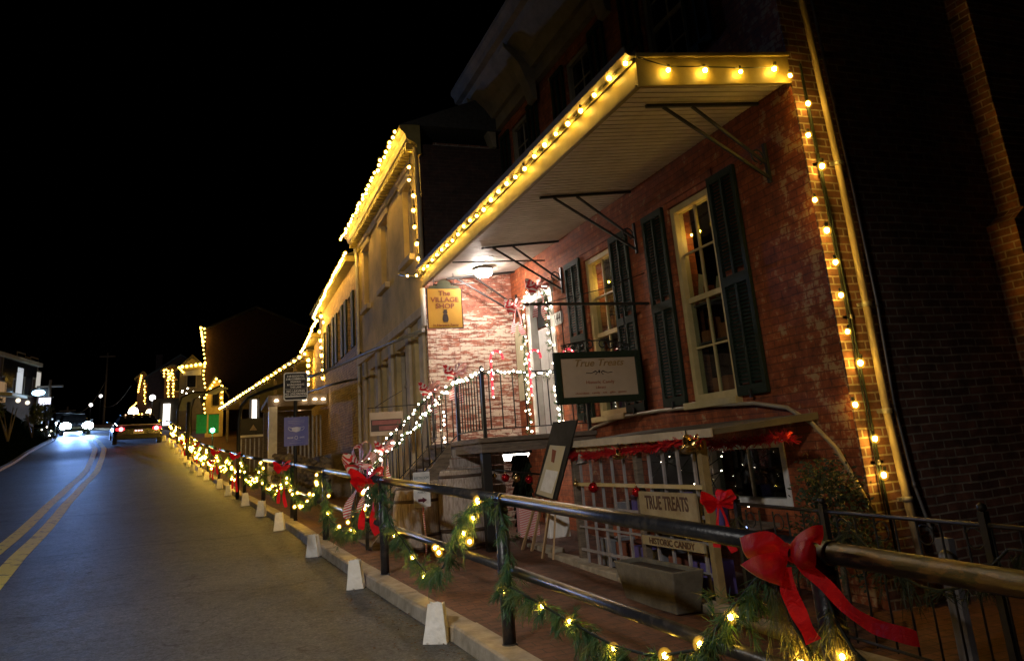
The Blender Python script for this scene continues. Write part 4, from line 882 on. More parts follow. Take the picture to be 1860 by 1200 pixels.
for (x, y, Y) in ((12, 665, 50), (22, 668, 55), (36, 660, 60), (48, 668, 65), (60, 668, 70), (14, 700, 50), (50, 700, 65), (2, 712, 46)): lwin(x, y, Y, 1.1, 1.3, emit('dim_amber', (1, .6, .3), .25) if x == 2 else m_glassdark)
t = TH('porch', 'white lit porch with a column on the left terrace', 'porch', (-12, 62, 5))
p = S(40, 722, 59); b = MB(); b.prism([S(22, 712, 55), S(60, 722, 66), S(60, 726, 66), S(22, 718, 55)], (-1.5, 0, .1)); b.build('porch_roof', m_white, t)
for (x, y, Y) in ((33, 727, 58), (50, 731, 62)):
    q = S(x, y, Y); b = MB(); b.ball(q, .15, 2); b.build('lamp_globe', emit('porch_globe', (1, .85, .65), 1.5), t)
q = S(73, 735, 64); b = MB(); b.box((q.x - .2, 63.8, q.z - 1.3), (q.x + .2, 64.2, q.z + 1.1)); b.build('column', m_white, t)
lamp('porch_glow', 'POINT', S(45, 727, 59.5) + Vector((.8, 0, 0)), 4, (1, .85, .65), parent=t, size=.2)
p = S(70, 713, 62); t = TH('floodlight', 'glaring blue white floodlight above the porch column on the left', 'floodlight', p)
b = MB(); b.ball(p, .26, 2, sc_=(1.6, .6, .8)); b.build('lens', emit('blue_flood', (.45, .72, 1), 8), t)
b = MB(); b.box((p.x - .5, 62.3, p.z - .2), (p.x + .5, 62.5, p.z + .3)); b.build('housing', m_black, t)
lamp('flood_beam', 'POINT', p + Vector((.3, -.8, -.2)), 20, (.45, .7, 1), parent=t, size=.2)
p = S(81, 728, 60); t = TH('hanging_sign', 'small white lit sign beside the left porch column', 'sign', p)
b = MB(); b.box((p.x - .35, 60, p.z - .22), (p.x + .35, 60.06, p.z + .22)); b.build('panel', emit('lit_sign', (.85, .85, 1), 1.6), t)
b = MB(); b.tube([(p.x - .5, 60.03, p.z + .26), (p.x + .5, 60.03, p.z + .26)], .03, 6); b.build('bar', m_black, t)
def pole(x, y, Y, label, ht=None):
    p = S(x, y, Y); t = TH('utility_pole', label, 'utility pole', (p.x, Y, rz(Y)), 'utility poles')
    b = MB(); b.tube([(p.x, Y, rz(Y)), p], [.12, .09], 8); b.build('pole', m_wood, t)
    b = MB(); b.box((p.x - .8, Y - .06, p.z - .5), (p.x + .8, Y + .06, p.z - .38)); b.build('crossarm', m_wood, t); return p
pA = pole(92, 690, 62, 'utility pole by the left porch and its white sign'); pB = pole(123, 738, 95, 'thin utility pole above the oncoming headlights'); pC = pole(196, 640, 96, 'tall dark utility pole beyond the dark car')
def wire(a, c, sag, label):
    a = Vector(a); c = Vector(c); pts = [a.lerp(c, i / 12) - Vector((0, 0, sag * 4 * (i / 12) * (1 - i / 12))) for i in range(13)]
    b = MB(); b.tube(pts, .025, 4); tag(b.build('overhead_wire', mat('cable_grey', (.25, .25, .27), .5), at=a), label, 'cable', 'overhead wires')
wire(pB - Vector((0, 0, .4)), pC - Vector((0, 0, 3)), 1.5, 'overhead wire sagging above the oncoming headlights')
wire(S(186, 736, 95), S(238, 700, 80), .8, 'overhead wire rising from the far street toward the gabled house')
# shrubs with mini lights on the bank
def leaf_blob(b, c, r, n, sz, rr, sc_=(1, 1, 1)):
    for _ in range(n):
        v = Vector((rr.gauss(0, 1), rr.gauss(0, 1), rr.gauss(0, 1))).normalized() * r * rr.uniform(.45, 1.05)
        p = Vector(c) + Vector((v.x * sc_[0], v.y * sc_[1], v.z * sc_[2])); a = Vector((rr.uniform(-1, 1), rr.uniform(-1, 1), rr.uniform(-1, 1))).normalized(); u = a.orthogonal().normalized()
        b.face([p - a * sz, p + u * sz * .45, p + a * sz, p - u * sz * .45])
for i, (x, y, Y, lab) in enumerate(((62, 752, 56, 'dark bush on the left bank above the kerb'), (90, 786, 60, 'dark bush with tiny lights beside the oncoming headlights'), (20, 738, 38, 'dark bush low at the left edge of the bank'))):
    p = S(x, y, Y); rr = random.Random(i); t = TH('bush', lab, 'bush', (p.x, Y, p.z - 1), 'bushes on the left bank')
    b = MB(); [leaf_blob(b, p + Vector((rr.uniform(-.9, .9), rr.uniform(-1, 1), rr.uniform(-.5, .3))), rr.uniform(.25, .5), 160, .08, rr) for _ in range(4)]; b.build('leaves', m_needle_dark, t)
    b = MB(); [b.tube([(p.x, Y, p.z - 1.4), (p.x + rr.uniform(-.6, .6), Y + rr.uniform(-.6, .6), p.z)], [.05, .015], 5) for _ in range(4)]; b.build('stems', m_wood, t)
v = [S(x, y, 54) for x, y in ((76, 780), (85, 775), (93, 782), (90, 790))]
string_light('string_light', 'tiny cold white lights on the bush beside the oncoming headlights', v, v, mesh=BULB_W, socket=False, scale=2.0)
# ================================================================== SIDEWALK RAILING
PO = [(-.75, None), (2.72, 2.262), (5.98, 2.04), (9.46, 1.79), (13.0, 1.557), (16.8, 1.37), (20.46, .985)]
PO += [(20.46 + 3.4 * i, None) for i in range(1, 12)]
def RX(y):
    ys = [p[0] for p in PO[1:7]]; xs = [p[1] for p in PO[1:7]]
    if y < 2.72: return 2.262 + (2.72 - y) * .066
    if y > 20.46: return KX(y) + .12
    return float(np.interp(y, ys, xs))
def BZ_(y): return rz(y) + .11
HT, HB = 1.035, .54
rail = TH('railing', 'long black pipe railing with two rails hung with pine garland along the kerb', 'railing', (2.04, 5.98, BZ_(5.98)))
for i, (y, _) in enumerate(PO):
    x = RX(y); z = BZ_(y); b = MB(); b.tube([(x, y, z - .03), (x, y, z + HT)], .05, 16)
    b.lathe([(.062, 0), (.062, .012), (.052, .02)], (x, y, z), 16)
    b.lathe([(.056, 0), (.056, .05)], (x, y, z + HB - .06), 16); b.lathe([(.055, 0), (.055, .03)], (x, y, z + HT - .10), 16)
    b.build('post', m_rail, rail)
for i in range(len(PO) - 1):
    y0, y1 = PO[i][0], PO[i + 1][0]; mm_ = m_rail_worn if i == 0 else m_rail
    for h, nm in ((HT, 'top_rail'), (HB, 'bottom_rail')):
        pa = Vector((RX(y0), y0, BZ_(y0) + h)); pb = Vector((RX(y1), y1, BZ_(y1) + h)); d_ = (pb - pa).normalized()
        b = MB(); b.tube([pa, pb], .042 if h == HT else .034, 20)
        if h == HT: b.tube([pa + d_ * .05, pa + d_ * .075], .047, 20); b.tube([pb - d_ * .075, pb - d_ * .05], .047, 20); b.ball(pb, .046, 2)
        b.build(nm, mm_ if h == HT else m_rail, rail)
# pine garland: clumps of thin needles
def needles(b, p, d, n, L_, rr, spread=.9, w_=.0022, taper=True):
    d = Vector(d).normalized()
    for _ in range(n):
        v = (d + Vector((rr.gauss(0, 1), rr.gauss(0, 1), rr.gauss(0, 1))) * spread * .55).normalized(); l = L_ * rr.uniform(.6, 1.1)
        a = Vector(p) + Vector((rr.uniform(-1, 1), rr.uniform(-1, 1), rr.uniform(-1, 1))) * .012
        s_ = v.orthogonal().normalized(); s_.rotate(Matrix.Rotation(rr.uniform(0, 6.28), 3, v)); m_ = a + v * l * .55 + Vector((0, 0, -.012 * l / .1)) ; e = a + v * l + Vector((0, 0, -.05 * l / .1 * .5))
        w2 = w_
        b.face([a - s_ * w2, m_ - s_ * w2, m_ + s_ * w2, a + s_ * w2]); b.face([m_ - s_ * w2, e, m_ + s_ * w2])
def sprig(b, p, d, L_, rr, n=26, nl=.085, w_=.0022):
    "a twig with needles sweeping off it"
    d = Vector(d).normalized(); p = Vector(p)
    for k in range(int(n)):
        t = rr.random(); q = p + d * L_ * t + Vector((0, 0, -.15 * L_ * t * t)); needles(b, q, d + Vector((0, 0, -.12)), 1, nl * (1.05 - .35 * t), rr, .85, w_)
def garland(name, label, path, bulbs, rr, dens=1.0, parent_group='pine garland swags on the railing', bulb=None, w_=.0028, bs=1.0, hang=.75, m=None, nl=.095, near=True):
    t = TH(name, label, 'garland', path[0], parent_group)
    path = [Vector(p) for p in path]; b = MB()
    ph = rr.uniform(0, 6)
    for ip, p in enumerate(sampled(path, .055 / max(.3, dens) if near else .16)):
        clump = .5 + .5 * math.sin(ip * .47 + ph) * math.cos(ip * .21 + ph * 2)
        for _ in range((1 if clump < .4 else 3 if clump > .8 else 2) if near else 3):
            d = Vector((rr.gauss(0, .55), rr.gauss(0, .55), -hang + rr.gauss(0, .5)))
            sprig(b, p + Vector((rr.uniform(-.02, .02), rr.uniform(-.02, .02), 0)), d, rr.uniform(.05, .12 + .12 * clump), rr, (34 if near else 8) * min(1.3, dens + .2), nl, w_ * (.62 if near else 1))
    b.build('needles', m or m_needle, t, fix=False)
    b = MB(); b.tube(path, .008, 5); b.build('stem', m_cord, t)
    for p in bulbs:
        clone(bulb or BULB_G, 'bulb', t, p, scale=rr.uniform(.9, 1.15) * bs)
    return t
def Rp(px, py, off=-.05):
    "point where the sight line meets the upright plane of the railing"
    n_ = Vector((1, .07, 0)); p0 = Vector((2.04 + off, 5.98, 0)); d = fw + RT * ((px - PX) / F_PX) - UP * ((py - PY) / F_PX)
    return EYE + d * ((p0 - EYE).dot(n_) / d.dot(n_))
rr = random.Random(11)
# swag 1: post at 5.98 down and forward to the bow
pa = [Rp(*q) for q in ((905, 912), (918, 960), (925, 1015), (915, 1060), (945, 1075), (985, 1098), (1035, 1128), (1075, 1150), (1115, 1172), (1190, 1192), (1272, 1178), (1318, 1120), (1370, 1055), (1410, 1020))]
garland('pine_garland', 'nearest pine garland swag with glaring bulbs running to the big red bow', pa, [Rp(*q) for q in ((914, 1073), (985, 1100), (1035, 1128), (1115, 1177), (1272, 1170), (1327, 1120), (1208, 1190), (868, 912))], rr, 1.15, bs=.95)
pa = [Rp(*q) for q in ((1410, 1040), (1420, 1080), (1440, 1130), (1475, 1190))]
garland('pine_garland', 'gold tinted pine garland end hanging right under the big red bow', pa, [Rp(1455, 1205)], rr, 1.1, hang=1.1, m=m_needle_gold, w_=.0016)
pa = [Rp(*q) for q in ((1500, 1080), (1520, 1130), (1550, 1180), (1600, 1230))]
garland('pine_garland', 'dark pine garland tuft below the long tail of the big red bow', pa, [Rp(1530, 1192)], rr, 1.1, hang=1.1, bs=.8, m=m_needle_gold, w_=.0016)
# swag 2: 9.46 -> 5.98
pa = [Rp(*q) for q in ((690, 880), (698, 915), (712, 955), (735, 985), (752, 1012), (775, 1040), (805, 1030), (822, 985), (845, 930), (868, 908), (890, 905))]
garland('pine_garland', 'deep U shaped pine garland swag between the two nearest posts', pa, [Rp(*q) for q in ((867, 908), (853, 983), (790, 994), (770, 1047), (750, 1012), (716, 972), (860, 940), (842, 968), (797, 1003))], rr, 1.25, bs=1.0)
# swag 3: 13 -> 9.46
pa = [Rp(*q) for q in ((592, 868), (590, 905), (600, 945), (625, 965), (648, 955), (660, 925), (668, 890), (685, 878))]
garland('pine_garland', 'pine garland swag between the second and third railing posts under the striped bow', pa, [Rp(*q) for q in ((575, 862), (597, 900), (596, 932), (616, 956), (632, 948), (638, 962), (647, 964), (662, 924), (659, 895), (575, 876))], rr, 1.15, bs=1.05)
labs = ['third pine garland swag away from the photographer, with yellow bulbs', 'pine garland swag below the small red bow near the two sign pole', 'pine garland swag just beyond the two sign pole']
for i in range(5, 17):
    y0, y1 = PO[i - 1][0], PO[i][0] if i < len(PO) else PO[i - 1][0] + 3.4
    pts = []
    for k in range(13):
        u = k / 12; y = y0 + (y1 - y0) * u; sag = .55 * (4 * u * (1 - u)) ** .8; pts.append(Vector((RX(y) - .06, y, BZ_(y) + 1.0 - sag)))
    nb = 13; bl = []
    for k in range(nb):
        u = (k + rr.uniform(.1, .9)) / nb; y = y0 + (y1 - y0) * u; sag = .55 * (4 * u * (1 - u)) ** .8
        bl.append(Vector((RX(y) - .09 + rr.uniform(-.04, .04), y, BZ_(y) + 1.0 - sag + rr.uniform(-.2, .1))))
    far = i > 8
    k = i - 5
    lab = labs[k] if k < 3 else 'glittering far pine garland swag on the railing, span %s beyond the sign pole' % ['', 'zero', 'first', 'second', 'third', 'fourth', 'fifth', 'sixth', 'seventh', 'eighth', 'ninth', 'tenth', 'eleventh', 'twelfth'][k - 1]
    garland('pine_garland', lab, pts, bl, rr, .9, near=not far, w_=.003 if not far else .008, bs=1.15 if i < 8 else 1.5 + (i - 8) * .12)
# ------------------------------------------------------------------ bows
def loop_pts(c, ax, up, L_, h, n=14, twist=0):
    c, ax, up = Vector(c), Vector(ax).normalized(), Vector(up).normalized()
    return [c + ax * (L_ * math.sin(math.pi * t)) + up * (h * math.sin(2 * math.pi * t)) for t in [i / n for i in range(n + 1)]]
def bow(name, label, c, side, size, mat_, rr, tails, group='bows on the railing', edge=True, wd=None, loops=None):
    "side = direction the loops spread; tails = list of polylines"
    c = Vector(c); side = Vector(side).normalized(); t = TH(name, label, 'bow', c, group); w_ = wd or Vector((.15, 0, 0)).cross(Vector((0, 0, 1)))
    out = Vector(w_).normalized()
    b = MB(); e = MB()
    for (sx, sz, L_, h) in loops or ((1, .5, 1, .16), (-1, .35, 1, .17), (1, -.1, .8, .15), (-1, -.35, .8, .15), (.4, 1, .7, .14)):
        ax = side * sx + Vector((0, 0, sz)); upv = ax.cross(out).normalized()
        pts = loop_pts(c, ax, upv, L_ * size, h * size, 16)
        ws = [(out * .8 + upv * .6) * size * (.12 + .24 * math.sin(math.pi * k / 16)) + upv * .02 * size * math.sin(k * 1.1) for k in range(17)]
        b.ribbon(pts, ws)
        for sgn in (-1, 1): e.tube([p + q * sgn for p, q in zip(pts, ws)], .0016 * size / .18, 4)
    b.build('loops', mat_, t, fix=False)
    b = MB(); b.ball(c, size * .13, 2, sc_=(1, 1.1, .9)); b.build('knot', mat_, t)
    b = MB()
    for tp in tails:
        tp = [Vector(p) for p in tp]; n = len(tp)
        # smooth the polyline
        q = []
        for i in range(n - 1):
            p0, p1, p2, p3 = tp[max(i - 1, 0)], tp[i], tp[i + 1], tp[min(i + 2, n - 1)]
            for k in range(6):
                u = k / 6; q.append(.5 * ((2 * p1) + (p2 - p0) * u + (2 * p0 - 5 * p1 + 4 * p2 - p3) * u * u + (3 * p1 - p0 - 3 * p2 + p3) * u ** 3))
        q.append(tp[-1]); ws = []
        for i, p in enumerate(q):
            d = (q[min(i + 1, len(q) - 1)] - q[max(i - 1, 0)]).normalized(); s_ = d.cross((EYE - c).normalized() if False else Vector((-1, -.35, .15))).normalized()
            s_.rotate(Matrix.Rotation(.5 * math.sin(i * .33), 3, d)); ws.append(s_ * size * (.10 + .11 * min(1, i / 10)))
        b.ribbon(q, ws)
        if edge:
            for sgn in (-1, 1): e.tube([p + v * sgn for p, v in zip(q, ws)], .0016 * size / .18, 4)
    b.build('tails', mat_, t, fix=False)
    if edge: e.build('wire_edge', m_ribbon_edge if mat_ is m_ribbon else mat_, t)
    else: e.bm.free()
    return t
# the big near bow, tied on the top rail
bc = Rp(1428, 1000, -.06)
t = TH('bow', 'big shiny red satin bow tied round the nearest stretch of railing', 'bow', bc, 'bows on the railing')
def fan(b, e, quad_rows, nu=10):
    "satin panel given by rows of pixel control points with an outward offset"
    rows = [[Rp(x, y, -.06 - o) for (x, y, o) in row] for row in quad_rows]
    def interp(r, u):
        k = u * (len(r) - 1); i = min(int(k), len(r) - 2); f = k - i; p0 = r[max(i - 1, 0)]; p1 = r[i]; p2 = r[i + 1]; p3 = r[min(i + 2, len(r) - 1)]
        return .5 * ((2 * p1) + (p2 - p0) * f + (2 * p0 - 5 * p1 + 4 * p2 - p3) * f * f + (3 * p1 - p0 - 3 * p2 + p3) * f ** 3)
    g = []
    rows = [[interp(r, i / nu) for i in range(nu + 1)] for r in rows]
    for j in range(nu + 1):
        g.append([interp([rows[k][i] for k in range(len(rows))], j / nu) for i in range(nu + 1)])
    vs = [b._v(r) for r in g]
    for j in range(nu):
        for i in range(nu): f = b.bm.faces.new([vs[j][i], vs[j][i + 1], vs[j + 1][i + 1], vs[j + 1][i]]); f.smooth = True
    if e is not None: e.tube([r[-1] for r in g], .0017, 5)
b = MB(); e = MB()
# each panel: rows run from the knot outwards
fan(b, e, [[(1432, 990, .0), (1400, 965, .05), (1365, 968, .08), (1344, 976, .05)], [(1430, 998, .01), (1400, 985, .07), (1370, 995, .11), (1350, 1000, .07)], [(1430, 1005, .01), (1400, 1005, .05), (1380, 1012, .08), (1358, 1013, .05)]])
fan(b, e, [[(1430, 1000, .02), (1400, 1003, .08), (1370, 1010, .12), (1345, 1025, .09)], [(1431, 1010, .03), (1410, 1030, .13), (1385, 1042, .16), (1378, 1048, .12)], [(1432, 1015, .02), (1425, 1040, .09), (1420, 1058, .12), (1420, 1064, .08)]])
fan(b, None, [[(1432, 992, .0), (1450, 970, .05), (1475, 955, .06), (1494, 953, .02)], [(1436, 998, .02), (1455, 985, .10), (1480, 975, .10), (1496, 972, .03)], [(1438, 1003, .0), (1458, 1000, .05), (1478, 985, .05), (1490, 990, .0)]])
fan(b, None, [[(1436, 998, .02), (1450, 985, .10), (1470, 982, .12), (1482, 992, .06)], [(1436, 1006, .03), (1450, 1012, .15), (1465, 1018, .15), (1482, 1025, .08)], [(1436, 1010, .01), (1445, 1025, .08), (1455, 1032, .09), (1472, 1034, .04)]])
lo = b.build('loops', m_ribbon, t, fix=False); e.build('wire_edge', m_ribbon_edge, lo)
b = MB(); kc = Rp(1434, 1003, -.10)
for k in range(5):
    o_ = Vector((0, (k - 2) * .009, (k - 2) * .002)); b.ribbon([kc + o_ + Vector((.030 * math.cos(a), 0, .030 * math.sin(a) * (1 + .12 * (k % 2)))) for a in np.linspace(0, 6.28, 15)], Vector((0, .0065, .002)))
b.build('knot', m_ribbon, t, fix=False)
b = MB()
for pts, w0 in ((((1440, 1008, .03), (1462, 1030, .06), (1500, 1062, .05), (1540, 1105, .06), (1585, 1135, .05), (1625, 1148, .06), (1668, 1160, .05)), 11), (((1425, 1030, .06), (1432, 1070, .07), (1445, 1100, .06), (1462, 1135, .06), (1478, 1165, .05)), 14)):
    c_ = [Rp(x, y, -.06 - o) for x, y, o in pts]; n = len(c_); q = []
    for i in range(n - 1):
        p0, p1, p2, p3 = c_[max(i - 1, 0)], c_[i], c_[i + 1], c_[min(i + 2, n - 1)]
        for k in range(6): u = k / 6; q.append(.5 * ((2 * p1) + (p2 - p0) * u + (2 * p0 - 5 * p1 + 4 * p2 - p3) * u * u + (3 * p1 - p0 - 3 * p2 + p3) * u ** 3))
    q.append(c_[-1]); ws = []
    for i, p in enumerate(q):
        d = (q[min(i + 1, len(q) - 1)] - q[max(i - 1, 0)]).normalized(); s_ = d.cross(Vector((-.75, -.6, .1))).normalized(); s_.rotate(Matrix.Rotation(.45 * math.sin(i * .35 + 1), 3, d)); ws.append(s_ * .0024 * w0)
    b.ribbon(q, ws)
b.build('tails', m_ribbon, t, fix=False)
rr2 = random.Random(4)
def simple_bow(name, label, c, size, m, tl=.35, group='bows on the railing', face=(-.6, -.8, 0), lean=0.0, edge=False, loops=None):
    c = Vector(c); f = Vector(face).normalized(); sd = Vector((0, 0, 1)).cross(f).normalized()
    tails = [[c, c + sd * size * .3 + Vector((0, 0, -tl * .4)), c + sd * size * (.25 + lean) + Vector((0, 0, -tl * .75)), c + sd * size * (.5 + lean) + Vector((0, 0, -tl))],
             [c, c - sd * size * .2 + Vector((0, 0, -tl * .4)), c - sd * size * (.35 - lean) + Vector((0, 0, -tl * .7)), c - sd * size * (.4 - lean) + Vector((0, 0, -tl * .9))]]
    return bow(name, label, c, sd, size, m, rr2, tails, group, edge, wd=f + Vector((0, 0, .15)), loops=loops)
q = Rp(667, 872, -.09); simple_bow('bow', 'bright red bow in front of the striped bow on the railing', q, .24, m_ribbon, .62)
q = Rp(657, 848, .03); simple_bow('bow', 'red and white striped bow standing up behind the red one on the railing', q + Vector((0, .1, .04)), .30, m_stripe_bow, .75, lean=-.3, loops=((.5, 1.2, 1, .26), (-.3, 1.3, .8, .25), (-1, .1, .8, .26), (1, .2, .7, .26)))
for (x, y, s_, tl, lab) in ((521, 848, .12, .45, 'red bow on the railing just right of the two sign pole base'), (437, 828, .075, .4, 'red bow on the railing left of the blue poster pole'), (402, 820, .07, .25, 'small red bow beside the green floodlight on the railing'), (395, 838, .05, .2, 'small dark red bow low among the garland bulbs'), (366, 808, .05, .2, 'tiny red bow under the left green banner'), (344, 802, .05, .15, 'tiniest red bow at the foot of the arched canopy post')):
    ray_y = None
    d = fw + RT * ((x - PX) / F_PX) - UP * ((y - PY) / F_PX)
    yy = 10.
    for k in range(4000):
        yy = 10 + k * .01; xx = d.x / d.y * yy
        if xx <= RX(yy): break
    simple_bow('bow', lab, EYE + d * (yy / d.y) + Vector((-.06, -.05, 0)), s_ * (1 if yy < 25 else 1.3), m_ribbon, tl)
# ------------------------------------------------------------------ paper bags
def bag_mesh():
    b = MB(); h = .305; rr = random.Random(2)
    lo_ = [(-.10, -.075), (.10, -.075), (.10, .075), (-.10, .075)]; hi_ = [(-.062, -.05), (.062, -.05), (.062, .05), (-.062, .05)]
    n = 6; rings = []
    def ring(z, f, off=0):
        pts = []
        for i in range(4):
            a, c = lo_[i], lo_[(i + 1) % 4]; a2, c2 = hi_[i], hi_[(i + 1) % 4]
            p = Vector((a[0] + (a2[0] - a[0]) * f, a[1] + (a2[1] - a[1]) * f)); q = Vector((c[0] + (c2[0] - c[0]) * f, c[1] + (c2[1] - c[1]) * f))
            for k in range(4):
                u = k / 4; v = p.lerp(q, u); nn_ = v.normalized()
                inn = -.018 * math.sin(math.pi * u) * f if i in (1, 3) else .004 * math.sin(math.pi * u) * (1 - f)
                v = v + nn_ * (inn - off + (rr.uniform(-.003, .003) if off == 0 else 0)); zz = z + (rr.uniform(-.01, .01) if f > .95 else 0); pts.append(b.bm.verts.new((v.x, v.y, zz)))
        return pts
    R_ = [ring(h * i / n, i / n) for i in range(n + 1)] + [ring(h - .002, .99, .003), ring(h * .3, .3, .004)]
    for i in range(len(R_) - 1):
        for k in range(16): b.bm.faces.new([R_[i][k], R_[i][(k + 1) % 16], R_[i + 1][(k + 1) % 16], R_[i + 1][k]])
    b.bm.faces.new(R_[0][::-1]); b.bm.faces.new(R_[-1]); o = b.build('bag', m_paper); me = o.data; bpy.data.objects.remove(o); return me
BAG = bag_mesh()
bagp = [(808, 1163), (653, 1067), (580, 1009), (511, 962), (475, 937), (445, 918), (417, 899), (399, 887), (381, 871), (363, 863)]
ordn = ['nearest white paper luminary bag, close to the bottom edge', 'second white paper bag, beside the second railing post', 'third white paper bag from the nearest, leaning slightly', 'fourth white paper bag on the road edge', 'fifth white paper bag on the road edge', 'sixth white paper bag on the road edge', 'seventh white paper bag on the road edge', 'eighth white paper bag on the road edge', 'ninth white paper bag on the road edge', 'tenth white paper bag on the road edge']
pos = []
for (x, y) in bagp:
    d = fw + RT * ((x - PX) / F_PX) - UP * ((y - PY) / F_PX)
    for k in range(200, 9000):
        yy = k * .01; p = EYE + d * (yy / d.y)
        if p.z < rz(yy) + .002: break
    pos.append(Vector((min(p.x, KX(yy) - .12), yy, rz(yy) + .003)))
y = pos[-1].y
for i in range(11): y += 2.6 if i < 6 else 2.0; pos.append(Vector((KX(y) - .2, y, rz(y) + .003)))
nth = ['eleventh', 'twelfth', 'thirteenth', 'fourteenth', 'fifteenth', 'sixteenth', 'seventeenth', 'eighteenth', 'nineteenth', 'twentieth', 'last and farthest']
for i, p in enumerate(pos):
    o = bpy.data.objects.new('paper_bag', BAG); COL.objects.link(o); o.location = p; o.rotation_euler = (math.atan2(rz(p.y + .3) - rz(p.y - .3), .6), random.uniform(-.05, .05), random.uniform(-.5, .3) + math.radians(-8)); s_ = random.uniform(.94, 1.06); o.scale = (s_, s_, s_ * random.uniform(.95, 1.05))
    ORG[o.name] = p; tag(o, ordn[i] if i < 10 else nth[i - 10] + ' white paper bag counted up the road edge', 'paper bag', 'white paper luminary bags along the kerb')
# ================================================================== SIGNS
m_signblack = mat('sign_black', (.012, .012, .016), .4); m_signwhite = mat('sign_white', (.85, .85, .85), .45); m_purple = mat('poster_blue', (.13, .14, .42), .6, c2=(.16, .17, .48), scale=4)
m_ink = mat('dark_ink', (.04, .02, .015), .6); m_redink = mat('brown_red_ink', (.28, .07, .03), .6); m_lav = mat('pale_lavender', (.62, .64, .85), .6)
def rrect(x0, x1, z0, z1, r, y, n=5):
    pts = []
    for (cx, cz, a0) in ((x1 - r, z1 - r, 0), (x0 + r, z1 - r, 90), (x0 + r, z0 + r, 180), (x1 - r, z0 + r, 270)):
        for k in range(n + 1): a = math.radians(a0 + 90 * k / n); pts.append((cx + r * math.cos(a), y, cz + r * math.sin(a)))
    return pts
YP = 16.2; c0 = S(537, 701, YP); x0, x1, z0, z1 = S(515, 726, YP).x, S(559, 726, YP).x, S(537, 727, YP).z, S(537, 676, YP).z
t = TH('sign_pole', 'dark pole carrying a black white edged road sign above a blue poster', 'sign', (c0.x, YP + .05, BZ_(YP)))
b = MB(); b.tube([(c0.x, YP + .05, BZ_(YP) - .05), (c0.x, YP + .05, z1 + .03)], .035, 10); b.build('pole', m_black, t)
b = MB(); b.prism(rrect(x0, x1, z0, z1, .05, YP), (0, .006, 0)); sg = b.build('sign_plate', m_signwhite, t)
b = MB(); b.prism(rrect(x0 + .02, x1 - .02, z0 + .02, z1 - .02, .04, YP - .002), (0, .0015, 0)); b.build('black_field', m_signblack, sg)
H_ = z1 - z0; cx = (x0 + x1) / 2
for (fz, txt, sz) in ((.86, '2 HR RESIDENTIAL', .052), (.76, '2 HR COMMERCIAL', .052), (.66, 'PARKING', .048), (.56, '& UNLOADING', .048), (.47, 'THIS LANE', .045), (.33, 'NO LEAVING', .06), (.23, 'NO UNLOADING', .06)):
    letter(txt, sz, m_signwhite, sg, (cx, YP - .004, z0 + H_ * fz), (1, 0, 0), (0, 0, 1), bold=.0012, sx=min(1, (x1 - x0 - .06) / (len(txt) * sz * .62)))
b = MB(); b.box((x0 + .03, YP - .004, z0 + H_ * .405), (x1 - .03, YP - .002, z0 + H_ * .412)); b.box((x0 + .03, YP - .004, z0 + H_ * .13), (x1 - .03, YP - .002, z0 + H_ * .165)); b.build('white_rule', m_signwhite, sg)
x0, x1, z0, z1 = S(516, 780, YP).x, S(560, 780, YP).x, S(538, 809, YP).z, S(538, 757, YP).z; cx = (x0 + x1) / 2; H_ = z1 - z0
b = MB(); b.box((x0, YP, z0), (x1, YP + .006, z1)); po = b.build('poster', m_purple, t)
b = MB(); zc = z0 + H_ * .57
b.prism([(cx - .09, YP - .002, zc + .035), (cx, YP - .002, zc + .045), (cx + .09, YP - .002, zc + .035), (cx + .075, YP - .002, zc - .035), (cx, YP - .002, zc - .055), (cx - .075, YP - .002, zc - .035)], (0, .0015, 0))
for s_ in (-1, 1): b.tube([(cx + s_ * .085, YP - .003, zc + .03), (cx + s_ * .15, YP - .003, zc + .045), (cx + s_ * .155, YP - .003, zc + .02), (cx + s_ * .12, YP - .003, zc - .02), (cx + s_ * .08, YP - .003, zc - .03)], .006, 5)
b.tube([(cx + .03 * math.cos(a), YP - .003, z0 + H_ * .28 + .03 * math.sin(a)) for a in np.linspace(0, 6.28, 13)], .006, 5, cap=False); b.build('mask_emblem', m_lav, po)
b = MB()
for (fz, w_, h) in ((.92, .14, .008), (.86, .32, .012), (.80, .30, .010), (.74, .16, .008), (.18, .18, .008), (.10, .26, .007)): b.box((cx - w_ / 2, YP - .003, z0 + H_ * fz - h / 2), (cx + w_ / 2, YP - .001, z0 + H_ * fz + h / 2))
b.build('small_print', mat('lavender_dim', (.32, .33, .62), .6), po)
letter('MASK', .045, m_lav, po, (cx - .11, YP - .003, z0 + H_ * .28), (1, 0, 0), (0, 0, 1), bold=.001); letter('SAFE', .045, m_lav, po, (cx + .11, YP - .003, z0 + H_ * .28), (1, 0, 0), (0, 0, 1), bold=.001)
